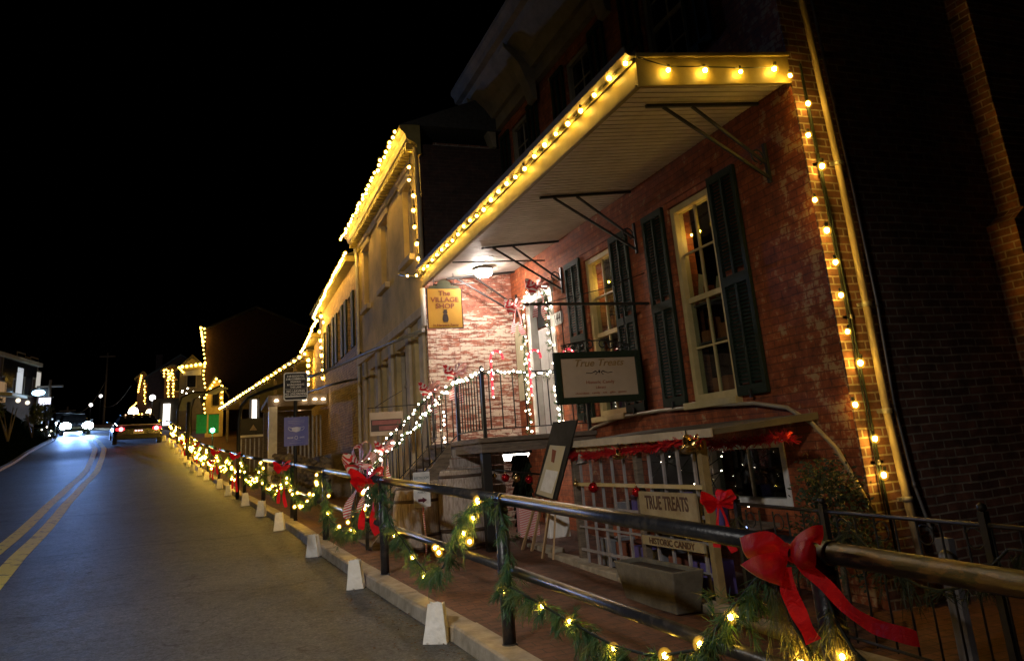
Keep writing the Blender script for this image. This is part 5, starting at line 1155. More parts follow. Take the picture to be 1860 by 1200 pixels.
# yellow hanging sign
YV = 12.3; a_, b_, c_, d_ = S(773, 525, YV), S(833, 524, YV), S(845, 594, YV), S(782, 596, YV); x0, x1 = (a_.x + d_.x) / 2, (b_.x + c_.x) / 2; z0, z1 = (c_.z + d_.z) / 2, (a_.z + b_.z) / 2; cx = (x0 + x1) / 2; W_ = x1 - x0; H_ = z1 - z0
t = TH('hanging_sign', 'mustard yellow hanging shop sign with a small pineapple silhouette', 'sign', (cx, YV, z1))
m_must = mat('mustard_paint', (.62, .34, .045), .5, c2=(.54, .28, .035), scale=4)
b = MB(); b.box((x0, YV, z0), (x1, YV + .03, z1)); pn = b.build('panel', m_must, t, bevel=.003)
b = MB(); arcp = [(x0 + .02, YV + .004, z1 + .001), (x0 + .04, YV + .004, z1 + .05), (cx - W_ * .25, YV + .004, z1 + .06)] + [(cx + W_ * .21 * math.cos(a), YV + .004, z1 + .06 + .10 * math.sin(a)) for a in np.linspace(math.pi, 0, 9)] + [(cx + W_ * .25, YV + .004, z1 + .06), (x1 - .04, YV + .004, z1 + .05), (x1 - .02, YV + .004, z1 + .001)]
b.prism(arcp, (0, .022, 0)); b.build('crest', mat('olive_paint', (.07, .075, .03), .6), t)
b = MB()
b.box((x0 - .012, YV - .004, z0 - .012), (x0, YV + .034, z1 + .012)); b.box((x1, YV - .004, z0 - .012), (x1 + .012, YV + .034, z1 + .012)); b.box((x0, YV - .004, z0 - .012), (x1, YV + .034, z0)); b.build('border', m_ink, t)
for (txt, sz, fz) in (('The', .115, .88), ('VILLAGE', .115, .715), ('SHOP', .115, .55), ('in Harpers Ferry', .058, .07)):
    letter(txt, sz, m_redink, pn, (cx, YV - .003, z0 + H_ * fz), (1, 0, 0), (0, 0, 1), bold=.002 if sz > .1 else .0006, sx=1.12)
b = MB(); zc = z0 + H_ * .28
b.prism([(cx + .045 * sx_, YV - .003, zc + dz) for sx_, dz in ((-.8, -.09), (.8, -.09), (1.15, -.05), (1.0, .0), (.7, .05), (-.7, .05), (-1.0, .0), (-1.15, -.05))], (0, .002, 0))
b.prism([(cx + .045 * sx_, YV - .003, zc + .052 + dz) for sx_, dz in ((-.6, 0), (.6, 0), (.9, .03), (.6, .04), (.8, .07), (-.7, .07), (-.6, .04), (-1.0, .03))], (0, .002, 0)); b.build('pineapple_silhouette', m_ink, pn)
b = MB(); b.tube([(XE + .02, YV + .015, 4.40), (4.0, YV + .015, 4.42)], .012, 6)
for x in (x0 + .12, x1 - .12): b.tube([(x, YV + .015, z1), (x, YV + .015, 4.6)], .006, 5)
b.build('hanger', m_blackmetal, t)
# framed hanging sign of the sweet shop
YT = 8.2; x0, x1, z0, z1 = 3.56, 4.68, 2.075, 2.665; cx = (x0 + x1) / 2
t = TH('hanging_sign', 'black framed cream sign with italic lettering hanging in front of the far shutters', 'sign', (cx, YT, z1))
b = MB(); f_ = .075
b.box((x0, YT - .02, z0), (x0 + f_, YT + .04, z1)); b.box((x1 - f_, YT - .02, z0), (x1, YT + .04, z1)); b.box((x0 + f_, YT - .02, z1 - f_), (x1 - f_, YT + .04, z1)); b.box((x0 + f_, YT - .02, z0), (x1 - f_, YT + .04, z0 + f_)); b.build('frame', m_green, t, bevel=.008)
m_creamp = mat('cream_panel', (.42, .32, .23), .6, c2=(.36, .27, .19), scale=3)
b = MB(); b.box((x0 + f_, YT - .004, z0 + f_), (x1 - f_, YT + .02, z1 - f_)); pn = b.build('panel', m_creamp, t)
m_gold = mat('gold_ink', (.26, .15, .05), .5)
letter('True Treats', .115, m_gold, pn, (cx, YT - .006, z0 + .455), (1, 0, 0), (0, 0, 1), shear=.35, bold=.001, sx=1.15)
letter('Historic Candy', .052, m_redink, pn, (cx, YT - .006, z0 + .235), (1, 0, 0), (0, 0, 1), sx=1.15); letter('Library', .045, m_redink, pn, (cx, YT - .006, z0 + .175), (1, 0, 0), (0, 0, 1)); letter('chocolate   candy   tea   gifts   games', .034, m_redink, pn, (cx, YT - .006, z0 + .115), (1, 0, 0), (0, 0, 1), sx=1.3)
b = MB(); zc = z0 + .345
for s_ in (-1, 1):
    b.tube([(cx + s_ * (.02 + .15 * u), YT - .006, zc + .018 * math.sin(u * 7) * (1 - u)) for u in np.linspace(0, 1, 14)], .004, 5)
    b.tube([(cx + s_ * (.05 + .02 * math.cos(a)), YT - .006, zc + .02 * math.sin(a)) for a in np.linspace(0, 5, 9)], .0035, 5)
b.ball((cx, YT - .006, zc + .012), .013, 1, sc_=(1, .3, 1.6)); b.build('flourish', m_ink, pn)
b = MB(); b.beam((3.33, YT + .01, 3.235), (XF, YT + .01, 3.235), .03, .03); b.lathe([(.0, 0), (.022, .03), (.0, .10)], (3.33, YT + .01, 3.235), 8, axis=(-1, 0, 0)); b.tube([(3.5, YT + .01, 3.24), (4.3, YT + .01, 3.42), (4.89, YT + .01, 3.62)], .006, 5)
for x in (x0 + .15, x1 - .15): b.tube([(x, YT + .01, z1), (x, YT + .01, 3.22)], .006, 5)
b.build('arm', m_blackmetal, t)
b = MB()
def scroll(cx_, cz, r, s_, turns=1.4, base=0):
    b.tube([(cx_ + s_ * r * (1 - k / 16) * math.cos(base + k / 16 * turns * 6.28), YT + .01, cz + r * (1 - k / 16) * math.sin(base + k / 16 * turns * 6.28)) for k in range(15)], .009, 5)
for s_ in (-1, 1):
    for (dx, r, dz) in ((.09, .075, .08), (.20, .06, .065), (.31, .05, .055), (.40, .035, .04)): scroll(cx + s_ * dx, z1 + dz, r, s_)
    b.tube([(cx + s_ * u, YT + .01, z1 + .15 - .28 * u * u - .02) for u in np.linspace(0, .46, 8)], .008, 5)
b.build('scrollwork', m_blackmetal, t)
# small sign hanging on the stucco building
YQ = 13.0; a_, c_ = S(671, 749, YQ), S(733, 788, YQ); t = TH('hanging_sign', 'small pale sign board with two dull red rows hung near the lit stair garland', 'sign', ((a_.x + c_.x) / 2, YQ, a_.z))
b = MB(); b.box((a_.x, YQ, c_.z), (c_.x, YQ + .03, a_.z)); pn = b.build('panel', m_creamp, t, bevel=.004); W_ = c_.x - a_.x; H_ = a_.z - c_.z
b = MB(); b.box((a_.x + .02, YQ - .004, c_.z + H_ * .18), (c_.x - .02, YQ - .001, c_.z + H_ * .68)); b.build('dark_field', m_ink, pn)
b = MB(); m_dr = mat('dull_red', (.26, .08, .07), .6); b.box((a_.x + .04, YQ - .007, c_.z + H_ * .46), (c_.x - .04, YQ - .0045, c_.z + H_ * .64)); b.box((a_.x + .04 + W_ * .2, YQ - .007, c_.z + H_ * .22), (c_.x - .08, YQ - .0045, c_.z + H_ * .40)); b.build('red_row', m_dr, pn)
b = MB(); b.tube([(a_.x - .03, YQ + .01, a_.z + .07), (c_.x + .25, YQ + .01, a_.z + .09), (3.3, YQ + .01, a_.z + .09)], .008, 5); b.tube([(a_.x + .1, YQ + .01, a_.z + .08), (a_.x + .3, YQ + .01, a_.z + .2), (c_.x, YQ + .01, a_.z + .33)], .006, 5)
for x in (a_.x + .06, c_.x - .06): b.tube([(x, YQ + .01, a_.z), (x, YQ + .01, a_.z + .08)], .004, 5)
b.build('bracket', m_blackmetal, t)
# white arrow sign on a striped stick
YR = 10.2; a_, c_ = S(750, 858, YR), S(784, 919, YR); x0, x1, z0, z1 = a_.x, c_.x - .01, c_.z, a_.z; cx = (x0 + x1) / 2; zg = BZ_(YR)
t = TH('arrow_sign', 'white arrow sign on a candy striped stick beside the barrel', 'sign', (cx, YR, zg))
b = MB(); b.prism(rrect(x0, x1, z0, z1, .012, YR), (0, .012, 0)); pn = b.build('panel', m_signwhite, t)
b = MB(); zz = z0 + .085; b.prism([(cx - .055, YR - .002, zz - .018), (cx + .005, YR - .002, zz - .018), (cx + .005, YR - .002, zz - .036), (cx + .062, YR - .002, zz), (cx + .005, YR - .002, zz + .036), (cx + .005, YR - .002, zz + .018), (cx - .055, YR - .002, zz + .018)], (0, .0015, 0)); b.build('arrow', mat('maroon_ink', (.10, .01, .03), .5), pn)
letter('RESTROOM', .05, mat('teal_ink', (.18, .25, .26), .6), pn, (cx, YR - .002, z1 - .075), (1, 0, 0), (0, 0, 1), sx=.75); letter('PUBLIC', .035, mat('teal_ink', (.18, .25, .26), .6), pn, (cx, YR - .002, z0 + .18), (1, 0, 0), (0, 0, 1))
b = MB(); b.tube([(cx + .02, YR + .02, zg + .0), (cx + .035, YR + .02, zg + .15), (cx + .01, YR + .02, z0 + .02)], .011, 8); b.tube([(cx + .01, YR + .018, z0), (cx + .01, YR + .018, z1 - .05)], .008, 6); b.build('stick', m_candy, t)
# house number plate and notice on the front wall
t = TH('number_plate', 'small white house number plate to the right of the white door', 'sign', (XF, 10.98, 3.55))
b = MB(); b.prism([(XF - .02, 10.80, 3.46), (XF - .02, 11.13, 3.46), (XF - .02, 11.16, 3.55), (XF - .02, 11.13, 3.65), (XF - .02, 10.80, 3.65), (XF - .02, 10.77, 3.55)], (.018, 0, 0)); pn = b.build('plate', m_signwhite, t)
letter('144', .17, m_ink, pn, (XF - .022, 10.965, 3.555), (0, -1, 0), (0, 0, 1), bold=.003)
t = TH('notice_board', 'cream notice board on the wall in the corner left of the white door', 'notice board', (XF, 12.6, 3.2))
b = MB(); b.box((XF - .03, 12.38, 2.45), (XF - .001, 12.86, 3.75)); b.build('board', mat('cream_board', (.66, .60, .40), .7, c2=(.5, .48, .3), scale=4), t, bevel=.004)
b = MB(); b.box((XF - .045, 12.36, 3.75), (XF - .001, 12.88, 3.79)); b.build('cap', m_white, t)
# ================================================================== DOOR GARLAND, CANDY CANES, STAIR GARLAND
def mini(name, label, path, rr, n, jit, dens=.5, green=True, nl=.07, cat='light garland', group=None, sc_=.9):
    t = TH(name, label, cat, path[0], group); path = [Vector(p) for p in path]
    if green:
        b = MB()
        for p in sampled(path, .07): sprig(b, p, (rr.gauss(0, 1), rr.gauss(0, 1), rr.gauss(0, 1) - .3), .08, rr, 16 * dens + 4, nl, .003)
        b.build('needles', m_needle, t, fix=False)
    b = MB(); b.tube(path, .008, 5); b.build('cord', m_cord, t)
    L_ = sum((path[i + 1] - path[i]).length for i in range(len(path) - 1))
    for p in sampled(path, L_ / n, jit): clone(BULB_W, 'bulb', t, p, scale=rr.uniform(.9, 1.2) * sc_)
    return t
xd = XF - .10
mini('door_garland', 'pine garland with white mini lights framing the white door', [(xd, 12.30, 1.9), (xd, 12.28, 3.0), (xd, 12.25, 3.95), (xd, 11.95, 4.15), (xd, 11.67, 4.2), (xd, 11.35, 4.15), (xd, 11.10, 3.95), (xd, 11.06, 3.0), (xd, 11.02, 1.9)], random.Random(3), 84, .045, .9)
simple_bow('bow', 'striped bow on the left top corner of the white door', (XF - .2, 12.25, 4.0), .22, m_stripe_bow, .5, group='striped bows on the white door')
simple_bow('bow', 'striped bow on the right top corner of the white door', (XF - .2, 11.2, 4.12), .22, m_stripe_bow, .55, group='striped bows on the white door')
mini('rail_garland', 'white mini light garland along the level porch railing', [(4.84, 10.06, 2.66), (4.1, 10.05, 2.61), (3.32, 10.05, 2.69), (3.27, 10.7, 2.66), (3.27, 11.33, 2.68)], random.Random(5), 46, .03, .5)
mini('rail_garland', 'white mini light garland running down the stair railing', [(3.27, 11.38, 2.68), (2.9, 11.36, 2.35), (2.6, 11.35, 2.02), (2.25, 11.35, 1.78), (1.92, 11.36, 1.46), (1.9, 11.35, 1.0)], random.Random(6), 52, .045, .8)
mini('rail_garland', 'second white light garland on the far side of the stair railing', [(3.27, 12.62, 2.68), (2.6, 12.62, 2.05), (1.92, 12.62, 1.48)], random.Random(8), 22, .03, .5)
mini('light_string', 'white mini lights hanging beside the stair against the limewashed wall', [(3.36, 12.5, 2.6), (3.40, 12.6, 2.2), (3.38, 12.6, 1.85)], random.Random(9), 9, .04, 0, green=False)
simple_bow('bow', 'pink striped bow at the head of the stair railing', (3.28, 11.3, 2.82), .2, m_stripe_bow, .45, group='striped bows on the stair railing')
simple_bow('bow', 'pink striped bow on the far stair railing by the stucco corner', (3.2, 12.6, 2.7), .2, m_stripe_bow, .4, group='striped bows on the stair railing')
simple_bow('bow', 'red striped bow halfway down the stair railing', (2.18, 11.33, 1.80), .16, m_stripe_bow, .45, group='striped bows on the stair railing')
for (x, lab) in ((3.42, 'candy cane light on the left of the three on the porch railing'), (3.98, 'middle candy cane light on the porch railing'), (4.5, 'candy cane light on the right of the three on the porch railing')):
    t = TH('candy_cane', lab, 'candy cane', (x, 10.03, 2.3), 'candy cane lights on the porch railing')
    b = MB(); zb = 2.33; pts = [(x, 10.03, zb), (x, 10.03, zb + .52)] + [(x + .09 - .09 * math.cos(a), 10.03, zb + .52 + .10 * math.sin(a)) for a in np.linspace(.3, 3.3, 8)]
    b.tube(pts, .017, 8); b.build('cane', m_candylit, t)
    for p in sampled(pts, .12): clone(BULB_W, 'bulb', t, Vector(p) + Vector((0, -.02, 0)), scale=.55)
# ================================================================== BARRELS, EASEL, TRELLIS SHOP FRONT
def barrel(label, x, y, z, s_=1.0):
    t = TH('barrel', label, 'barrel', (x, y, z), 'old oak barrels under the porch')
    b = MB(); prof = [(.28 + .075 * math.sin(math.pi * k / 10), .9 * k / 10) for k in range(11)]; prof = [(0.0, .02), (.25, .02)] + prof + [(.25, .88), (0.0, .88)]
    b.lathe([(r * s_, h * s_) for r, h in prof], (x, y, z), 28); b.build('staves', m_barrel, t)
    for h in (.05, .22, .66, .83):
        r = .28 + .075 * math.sin(math.pi * h / .9) + .004; b = MB(); b.lathe([(r * s_, (h - .02) * s_), ((r + .004) * s_, h * s_), (r * s_, (h + .02) * s_)], (x, y, z), 28); b.build('hoop', mat('rusty_hoop', (.10, .07, .055), .6, metal=.5), t)
    return t
barrel('grey oak barrel standing right behind the nearest garland, beside the arrow sign', 3.15, 10.75, BZ_(10.7), 1.12)
barrel('second oak barrel farther back beneath the plank side of the porch', 2.55, 10.95, BZ_(10.9), .98)
# green lattice and stacked crates under the porch
t = TH('lattice_panel', 'dark green diamond lattice panel under the raised porch', 'lattice', (4.2, 10.4, .5))
b = MB()
for k in range(-8, 16):
    for s_ in (-1, 1):
        y0 = 10.5 + k * .11; a0 = (4.05, y0, .5); 
        lo_z, hi_z = .5, 1.55; ya, yb = y0, y0 + s_ * 1.05
        # clip to panel 10.5..11.2
        u0, u1 = 0.0, 1.0
        for lim, sg_ in ((10.5, 1), (11.2, -1)):
            fa, fb = (ya - lim) * sg_, (yb - lim) * sg_
            if fa < 0 and fb < 0: u0 = 2; break
            if fa < 0: u0 = max(u0, fa / (fa - fb))
            if fb < 0: u1 = min(u1, fa / (fa - fb))
        if u0 < u1: b.beam((4.05 + .012 * s_, ya + (yb - ya) * u0, lo_z + (hi_z - lo_z) * u0), (4.05 + .012 * s_, ya + (yb - ya) * u1, lo_z + (hi_z - lo_z) * u1), .02, .035, (1, 0, 0))
b.build('slats', m_green, t)
t = TH('easel', 'tall wooden easel with a black board and a pale poster on the brick sidewalk', 'easel', (3.67, 9.5, BZ_(9.5)))
z9 = BZ_(9.5) + .005; top = Vector((3.88, 8.95, 1.93))
for (x, y) in ((3.66, 9.98), (3.72, 9.80), (3.63, 9.22), (3.70, 9.06)):
    k = .12 if y > 9.5 else -.02
    b = MB(); b.beam((x, y, BZ_(y) + .005), top + Vector((random.uniform(-.03, .03), k if y > 9.5 else -.10 + (9.2 - y), -.05)), .035, .022); b.build('leg', m_pine, t)
b = MB(); b.beam((3.70, 9.75, .92), (3.70, 9.12, .90), .05, .03); b.build('ledge', m_pine, t)
A_, B_, C_, D_ = SX(1004, 766, 3.74), SX(1048, 762, 3.74), SX(1010, 908, 3.68), SX(970, 900, 3.68)
b = MB(); b.prism([A_, B_, C_, D_], (.02, 0, 0)); bd = b.build('board', m_black, t, bevel=.003)
A_, B_, C_, D_ = SX(999, 808, 3.71), SX(1027, 810, 3.71), SX(1003, 905, 3.665), SX(974, 896, 3.665)
b = MB(); b.prism([A_, B_, C_, D_], (.004, 0, 0)); pn = b.build('poster', mat('poster_cream', (.62, .50, .26), .5, c2=(.58, .54, .44), scale=2.5), bd)
A_, B_, C_, D_ = SX(992, 852, 3.685), SX(1014, 856, 3.685), SX(1001, 896, 3.664), SX(981, 890, 3.664)
b = MB(); b.prism([A_, B_, C_, D_], (.003, 0, 0)); b.build('poster_photo', m_paper, pn)
A_, B_, C_, D_ = SX(1003, 815, 3.70), SX(1010, 818, 3.70), SX(1006, 840, 3.69), SX(1001, 838, 3.69)
b = MB(); b.prism([A_, B_, C_, D_], (.003, 0, 0)); b.build('poster_mark', m_redink, pn)
# trellis shop front
TY0, TY1, TX = 5.92, 8.52, 3.86
tr = TH('trellis_front', 'white square trellis enclosing the low shop front below the tall windows', 'trellis', (TX, 7.2, BZ_(7.2)))
for (y, m) in ((5.9, mat('tan_post', (.30, .22, .10), .7)), (8.55, m_wood), (7.05, m_wood)):
    b = MB(); b.box((TX - .035, y - .035, BZ_(y) - .02), (TX + .035, y + .035, 1.60)); b.build('post', m, tr, bevel=.004)
b = MB(); y = TY0 + .12; i = 0
while y < TY1 - .06: b.box((TX - .011, y - .014, .36), (TX + .011, y + .014, 1.55)); y += .262
b.build('trellis_upright', m_lattice, tr)
b = MB()
for z, h in ((.50, .028), (.95, .028), (.74, .02)): b.box((TX - .027, TY0, z - h / 2), (TX - .013, TY1, z + h / 2))
b.build('trellis_crossbar', m_lattice, tr)
b = MB(); b.box((TX - .05, TY0 - .02, 1.18), (TX - .028, TY1, 1.215)); b.box((TX - .03, TY0, 1.545), (TX + .03, TY1, 1.60)); b.build('top_bar', m_cream, tr)
rf = TH('awning_roof', 'low tan lean to roof over the trellis shop front', 'roof', (4.4, 7, 1.7))
b = MB(); b.prism([(3.78, 5.6, 1.615), (XF - .003, 5.6, 1.68), (XF - .003, 5.6, 1.74), (3.78, 5.6, 1.66)], (0, 2.98, 0)); b.build('canvas', mat('tan_canvas', (.13, .11, .075), .85, c2=(.085, .07, .05), scale=2.5, bump=.3, bscale=20), rf)
b = MB(); b.box((3.76, 5.58, 1.60), (3.779, 8.6, 1.67)); b.build('edge_board', m_stucco_low, rf)
# dark shop things behind the trellis
b = MB(); b.box((4.86, 7.5, .3), (4.897, 8.6, 1.55)); b.build('dark_boarding', m_black, tr)
t = TH('display_table', 'cluttered dark table with violet boxes behind the trellis', 'table', (4.3, 7.3, BZ_(7.3)), )
b = MB(); b.box((4.0, 6.1, .78), (4.7, 8.3, .82)); b.build('table_top', m_wood, t)
for (x, y) in ((4.05, 6.2), (4.65, 6.2), (4.05, 8.2), (4.65, 8.2)): b = MB(); b.box((x - .03, y - .03, BZ_(y) - .01), (x + .03, y + .03, .78)); b.build('leg', m_wood, t)
rr = random.Random(21); ms = [mat('violet_box', (.12, .09, .3), .5), mat('grey_box', (.2, .2, .22), .6), mat('rust_box', (.22, .07, .04), .6)]
for k in range(12):
    x, y, w_, h = rr.uniform(4.0, 4.4), 6.15 + k * .175, rr.uniform(.08, .15), rr.uniform(.08, .28); b = MB(); b.box((x, y, .821), (x + .14, y + w_, .82 + h)); tag(b.build('box', ms[k % 3], at=(x, y, .82), bevel=.005), ['violet', 'grey', 'rust coloured'][k % 3] + ' box on the dark table behind the trellis, number %d from the right' % (k + 1), 'box', 'boxes on the table behind the trellis')
for k in range(6):
    y = 6.3 + k * .36; b = MB(); b.box((4.0, y, BZ_(y) + .02), (4.3, y + .26, BZ_(y) + .3)); tag(b.build('crate', ms[(k * 2) % 3], at=(4.1, y, BZ_(y)), bevel=.006), 'crate under the dark table behind the trellis, number %d from the right' % (k + 1), 'crate', 'crates under the table behind the trellis')
pts = [Vector((rr.uniform(4.2, 4.8), rr.uniform(6.2, 8.4), rr.uniform(.9, 1.5))) for _ in range(22)]; pts.sort(key=lambda p: p.y)
string_light('string_light', 'faint scattered mini lights inside the trellis shop front', pts, pts, mesh=BULB_W, socket=False, scale=.35)
# tinsel
def tinsel(label, path, n, rr):
    t = TH('tinsel_garland', label, 'tinsel', path[0], 'red tinsel garlands')
    path = [Vector(p) for p in path]; b = MB(); L_ = sampled(path, .006)
    for p in L_:
        for _ in range(4):
            v = Vector((rr.gauss(0, 1), rr.gauss(0, 1), rr.gauss(0, 1))).normalized(); s_ = v.orthogonal().normalized() * .0045; l = rr.uniform(.045, .095); b.face([p - s_, p + s_, p + v * l + s_, p + v * l - s_])
    b.build('strands', mat('red_tinsel', (.8, .03, .04), .28, metal=.6, c2=(.5, .01, .02), scale=60, spec=.9), t, fix=False)
    b = MB(); b.tube(path, .006, 5); b.build('cord', m_ribbon, t)
rr = random.Random(31)
tinsel('red tinsel hanging along the front edge of the low tan roof', [(3.80, 8.5, 1.52), (3.79, 8.0, 1.50), (3.79, 7.4, 1.53), (3.79, 6.7, 1.54), (3.79, 6.1, 1.58), (3.80, 5.75, 1.60)], 0, rr)
tinsel('red tinsel across the top of the white framed low window', [SX(x, y, 4.42) for x, y in ((1284, 806), (1310, 808), (1340, 803), (1370, 802), (1400, 797), (1425, 791), (1438, 800))], 0, rr)
def bell(label, p, m, s_=1, tilt=(0, 0, 1)):
    t = TH('bell', label, 'bell', p, 'bells along the low roof edge'); b = MB(); b.lathe([(0.0, .0), (.025 * s_, -.005), (.035 * s_, -.03 * s_), (.042 * s_, -.07 * s_), (.06 * s_, -.10 * s_), (.082 * s_, -.118 * s_), (.078 * s_, -.12 * s_), (.05 * s_, -.10 * s_), (0.0, -.08 * s_)], p, 20, axis=tilt); b.build('body', m, t)
    b = MB(); b.ball(Vector(p) - Vector(tilt).normalized() * .12 * s_, .014 * s_, 1); b.build('clapper', m, t); b = MB(); b.tube([Vector(p), Vector(p) + Vector((0, 0, .04))], .006, 5); b.build('loop', m_blackmetal, t)
bell('gold bell hanging alone on the middle of the low roof edge', SX(1123, 812, 3.76), m_brass, .85, (.1, .35, 1)); bell('big gold bell of the pair near the yellow trellis post', SX(1246, 790, 3.74), m_brass, 1.15, (.1, .4, 1)); bell('smaller gold bell of the pair, turned to the right', SX(1272, 788, 3.78), m_brass, .9, (.1, -.7, .7)); bell('silver bell at the left end of the tinsel', SX(1054, 824, 3.76), m_steel, .9, (0, .2, 1))
def ornament(label, p, m, r=.05):
    p = Vector(p); t = TH('ornament', label, 'bauble', p + Vector((0, 0, r)), 'shiny round baubles'); b = MB(); b.ball(p, r, 3); b.build('ball', m, t); b = MB(); b.lathe([(.012, 0), (.012, .015), (.0, .016)], p + Vector((0, 0, r - .003)), 8); b.tube([p + Vector((0, 0, r)), p + Vector((0, 0, r + .05))], .002, 4); b.build('cap', m_brass, t)
ornament('red bauble hanging left on the trellis top bar', SX(1078, 885, 3.79), m_redball, .055); ornament('red bauble beside the faded sign board on the trellis', SX(1156, 893, 3.78), m_redball, .045); ornament('gold bauble at the left end of the trellis bar', SX(1046, 878, 3.79), m_goldball, .035)
ornament('red bauble on the left of the rail under the porch', S(918, 867, 10.2), m_redball, .055); ornament('gold bauble between two red ones on the rail under the porch', S(938, 868, 10.2), m_goldball, .05); ornament('red bauble next to the easel on the rail under the porch', S(961, 870, 10.2), m_redball, .055); ornament('small gold bauble at the far left of the rail under the porch', S(898, 864, 10.2), m_goldball, .035)
t = TH('bar', 'thin dark iron bar carrying baubles under the raised porch', 'rail', S(898, 853, 10.2)); b = MB(); b.tube([S(888, 852, 10.2), S(985, 861, 10.2)], .012, 6); b.build('rod', m_blackmetal, t)
# faded wooden board sign
m_board = mat('faded_board', (.40, .33, .19), .75, c2=(.26, .19, .10), scale=5, bump=.3, bscale=30)
t = TH('board_sign', 'faded cream wooden board with brown western lettering on the trellis', 'sign', (3.79, 6.45, 1.18))
b = MB(); y0, y1, z0, z1 = 5.96, 6.95, .80, 1.15; b.box((3.775, y0, z0), (3.80, y1, z1)); pn = b.build('board', m_board, t, bevel=.004)
letter('TRUE TREATS', .145, mat('brown_letter', (.10, .045, .02), .7), pn, (3.772, (y0 + y1) / 2, z1 - .10), (0, -1, 0), (0, 0, 1), bold=.003, sx=.84, sy=1.15)
letter('EST.   1999', .07, mat('brown_faint', (.22, .13, .07), .7), pn, (3.772, (y0 + y1) / 2 + .05, z0 + .10), (0, -1, 0), (0, 0, 1), sx=1.3)
b = MB(); b.box((3.775, 5.93, .675), (3.80, 6.97, .755)); p2 = b.build('lower_board', m_board, t, bevel=.003)
letter('HISTORIC CANDY', .075, mat('brown_letter', (.10, .045, .02), .7), p2, (3.772, 6.45, .715), (0, -1, 0), (0, 0, 1), bold=.002, sx=1.25)
b = MB(); [b.tube([(3.788, y, 1.15), (3.80, y, 1.19)], .004, 5) for y in (6.1, 6.5, 6.85)]; b.bm.free()
# striped boxes near the easel
for (x, y, yy, lab, m) in ((962, 945, 10.4, 'red and white striped box behind the easel legs', m_candy), (1016, 945, 9.6, 'small pale parcel behind the easel on the sidewalk edging', m_paper)):
    p = S(x, y, yy); b = MB(); b.box((p.x - .14, yy, p.z - .2), (p.x + .14, yy + .12, p.z + .2)); tag(b.build('gift_box', m, at=p, bevel=.006), lab, 'box')
# planter and shrub
t = TH('planter', 'flared grey beige planter box on the sidewalk below the faded board sign', 'planter', (3.6, 6.4, BZ_(6.4)))
b = MB(); z0 = BZ_(6.4); y0, y1 = 5.88, 6.92
for (xa, xb_, ya, yb) in ((3.42, 3.70, y0, y1),):
    lo_ = [(xa + .05, ya + .09, z0), (xb_, ya + .09, z0), (xb_, yb - .09, z0), (xa + .05, yb - .09, z0)]; hi_ = [(xa, ya, z0 + .33), (xb_ + .02, ya, z0 + .33), (xb_ + .02, yb, z0 + .33), (xa, yb, z0 + .33)]
    v = b._v(lo_ + hi_)
    for q in ((3, 2, 1, 0), (0, 1, 5, 4), (1, 2, 6, 5), (2, 3, 7, 6), (3, 0, 4, 7)): b.bm.faces.new([v[i] for i in q])
    inn = b._v([(xa + .03, ya + .03, z0 + .33), (xb_ - .01, ya + .03, z0 + .33), (xb_ - .01, yb - .03, z0 + .33), (xa + .03, yb - .03, z0 + .33)]); dn = b._v([(xa + .03, ya + .03, z0 + .29), (xb_ - .01, ya + .03, z0 + .29), (xb_ - .01, yb - .03, z0 + .29), (xa + .03, yb - .03, z0 + .29)])
    for k in range(4): b.bm.faces.new([v[4 + k], v[4 + (k + 1) % 4], inn[(k + 1) % 4], inn[k]]); b.bm.faces.new([inn[k], inn[(k + 1) % 4], dn[(k + 1) % 4], dn[k]])
b.build('box', m_concrete, t, bevel=.01)
b = MB(); b.face([(3.45, y0 + .03, z0 + .295), (3.69, y0 + .03, z0 + .295), (3.69, y1 - .03, z0 + .295), (3.45, y1 - .03, z0 + .295)]); b.build('soil', mat('soil', (.03, .02, .014), .95, bump=.6), t)
p = Vector((4.35, 5.0, .25)); t = TH('shrub', 'dense dark evergreen shrub at the brick corner beside the downspout', 'shrub', p); rr = random.Random(41); b = MB()
for k in range(90):
    u = rr.random(); ang = rr.uniform(0, 6.28); R_ = .36 * (1 - .55 * u) * rr.uniform(.5, 1); z = .3 + u * .75; c = p + Vector((R_ * math.cos(ang), R_ * math.sin(ang), z)); leaf_blob(b, c, .13, 38, .022, rr)
b.build('foliage', mat('shrub_green', (.03, .05, .02), .6, c2=(.015, .03, .012), scale=14), t, fix=False); b = MB(); b.tube([p, p + Vector((0, 0, .9))], [.03, .01], 6); b.build('trunk', m_wood, t)
# inner iron fence with dark garland, small red bow
fn = TH('iron_fence', 'low black iron fence hung with dark unlit pine in front of the brick corner', 'fence', (3.75, 4, .2))
fy = [5.35, 4.4, 3.2, 2.0, .8]
b = MB(); b.tube([(3.75, 5.35, 1.09), (3.75, .4, 1.0)], .013, 8); b.build('top_rail', m_blackmetal, fn)
b = MB(); b.tube([(3.75, 5.35, .36), (3.75, .4, .2)], .011, 6); b.build('bottom_rail', m_blackmetal, fn)
for y in fy: b = MB(); b.box((3.73, y - .02, rz(y)), (3.77, y + .02, 1.12)); b.ball((3.75, y, 1.14), .028, 1); b.build('post', m_blackmetal, fn)
y = 5.25
while y > .6:
    b = MB(); b.tube([(3.75, y, .3), (3.75, y, 1.05)], .007, 5); b.build('baluster', m_blackmetal, fn); y -= .16
y = 5.2
while y > .7: b = MB(); b.tube([(3.75, y + .055 * math.cos(a), .98 + .055 * math.sin(a)) for a in np.linspace(0, 6.28, 11)], .005, 4, cap=False); b.build('ring_ornament', m_blackmetal, fn); y -= .32
rr = random.Random(51); pts = []
for k in range(40): u = k / 39; y = 5.3 - u * 4.6; pts.append(Vector((3.70, y, .98 - .30 * abs(math.sin(u * 3.14159 * 4)) + .02)))
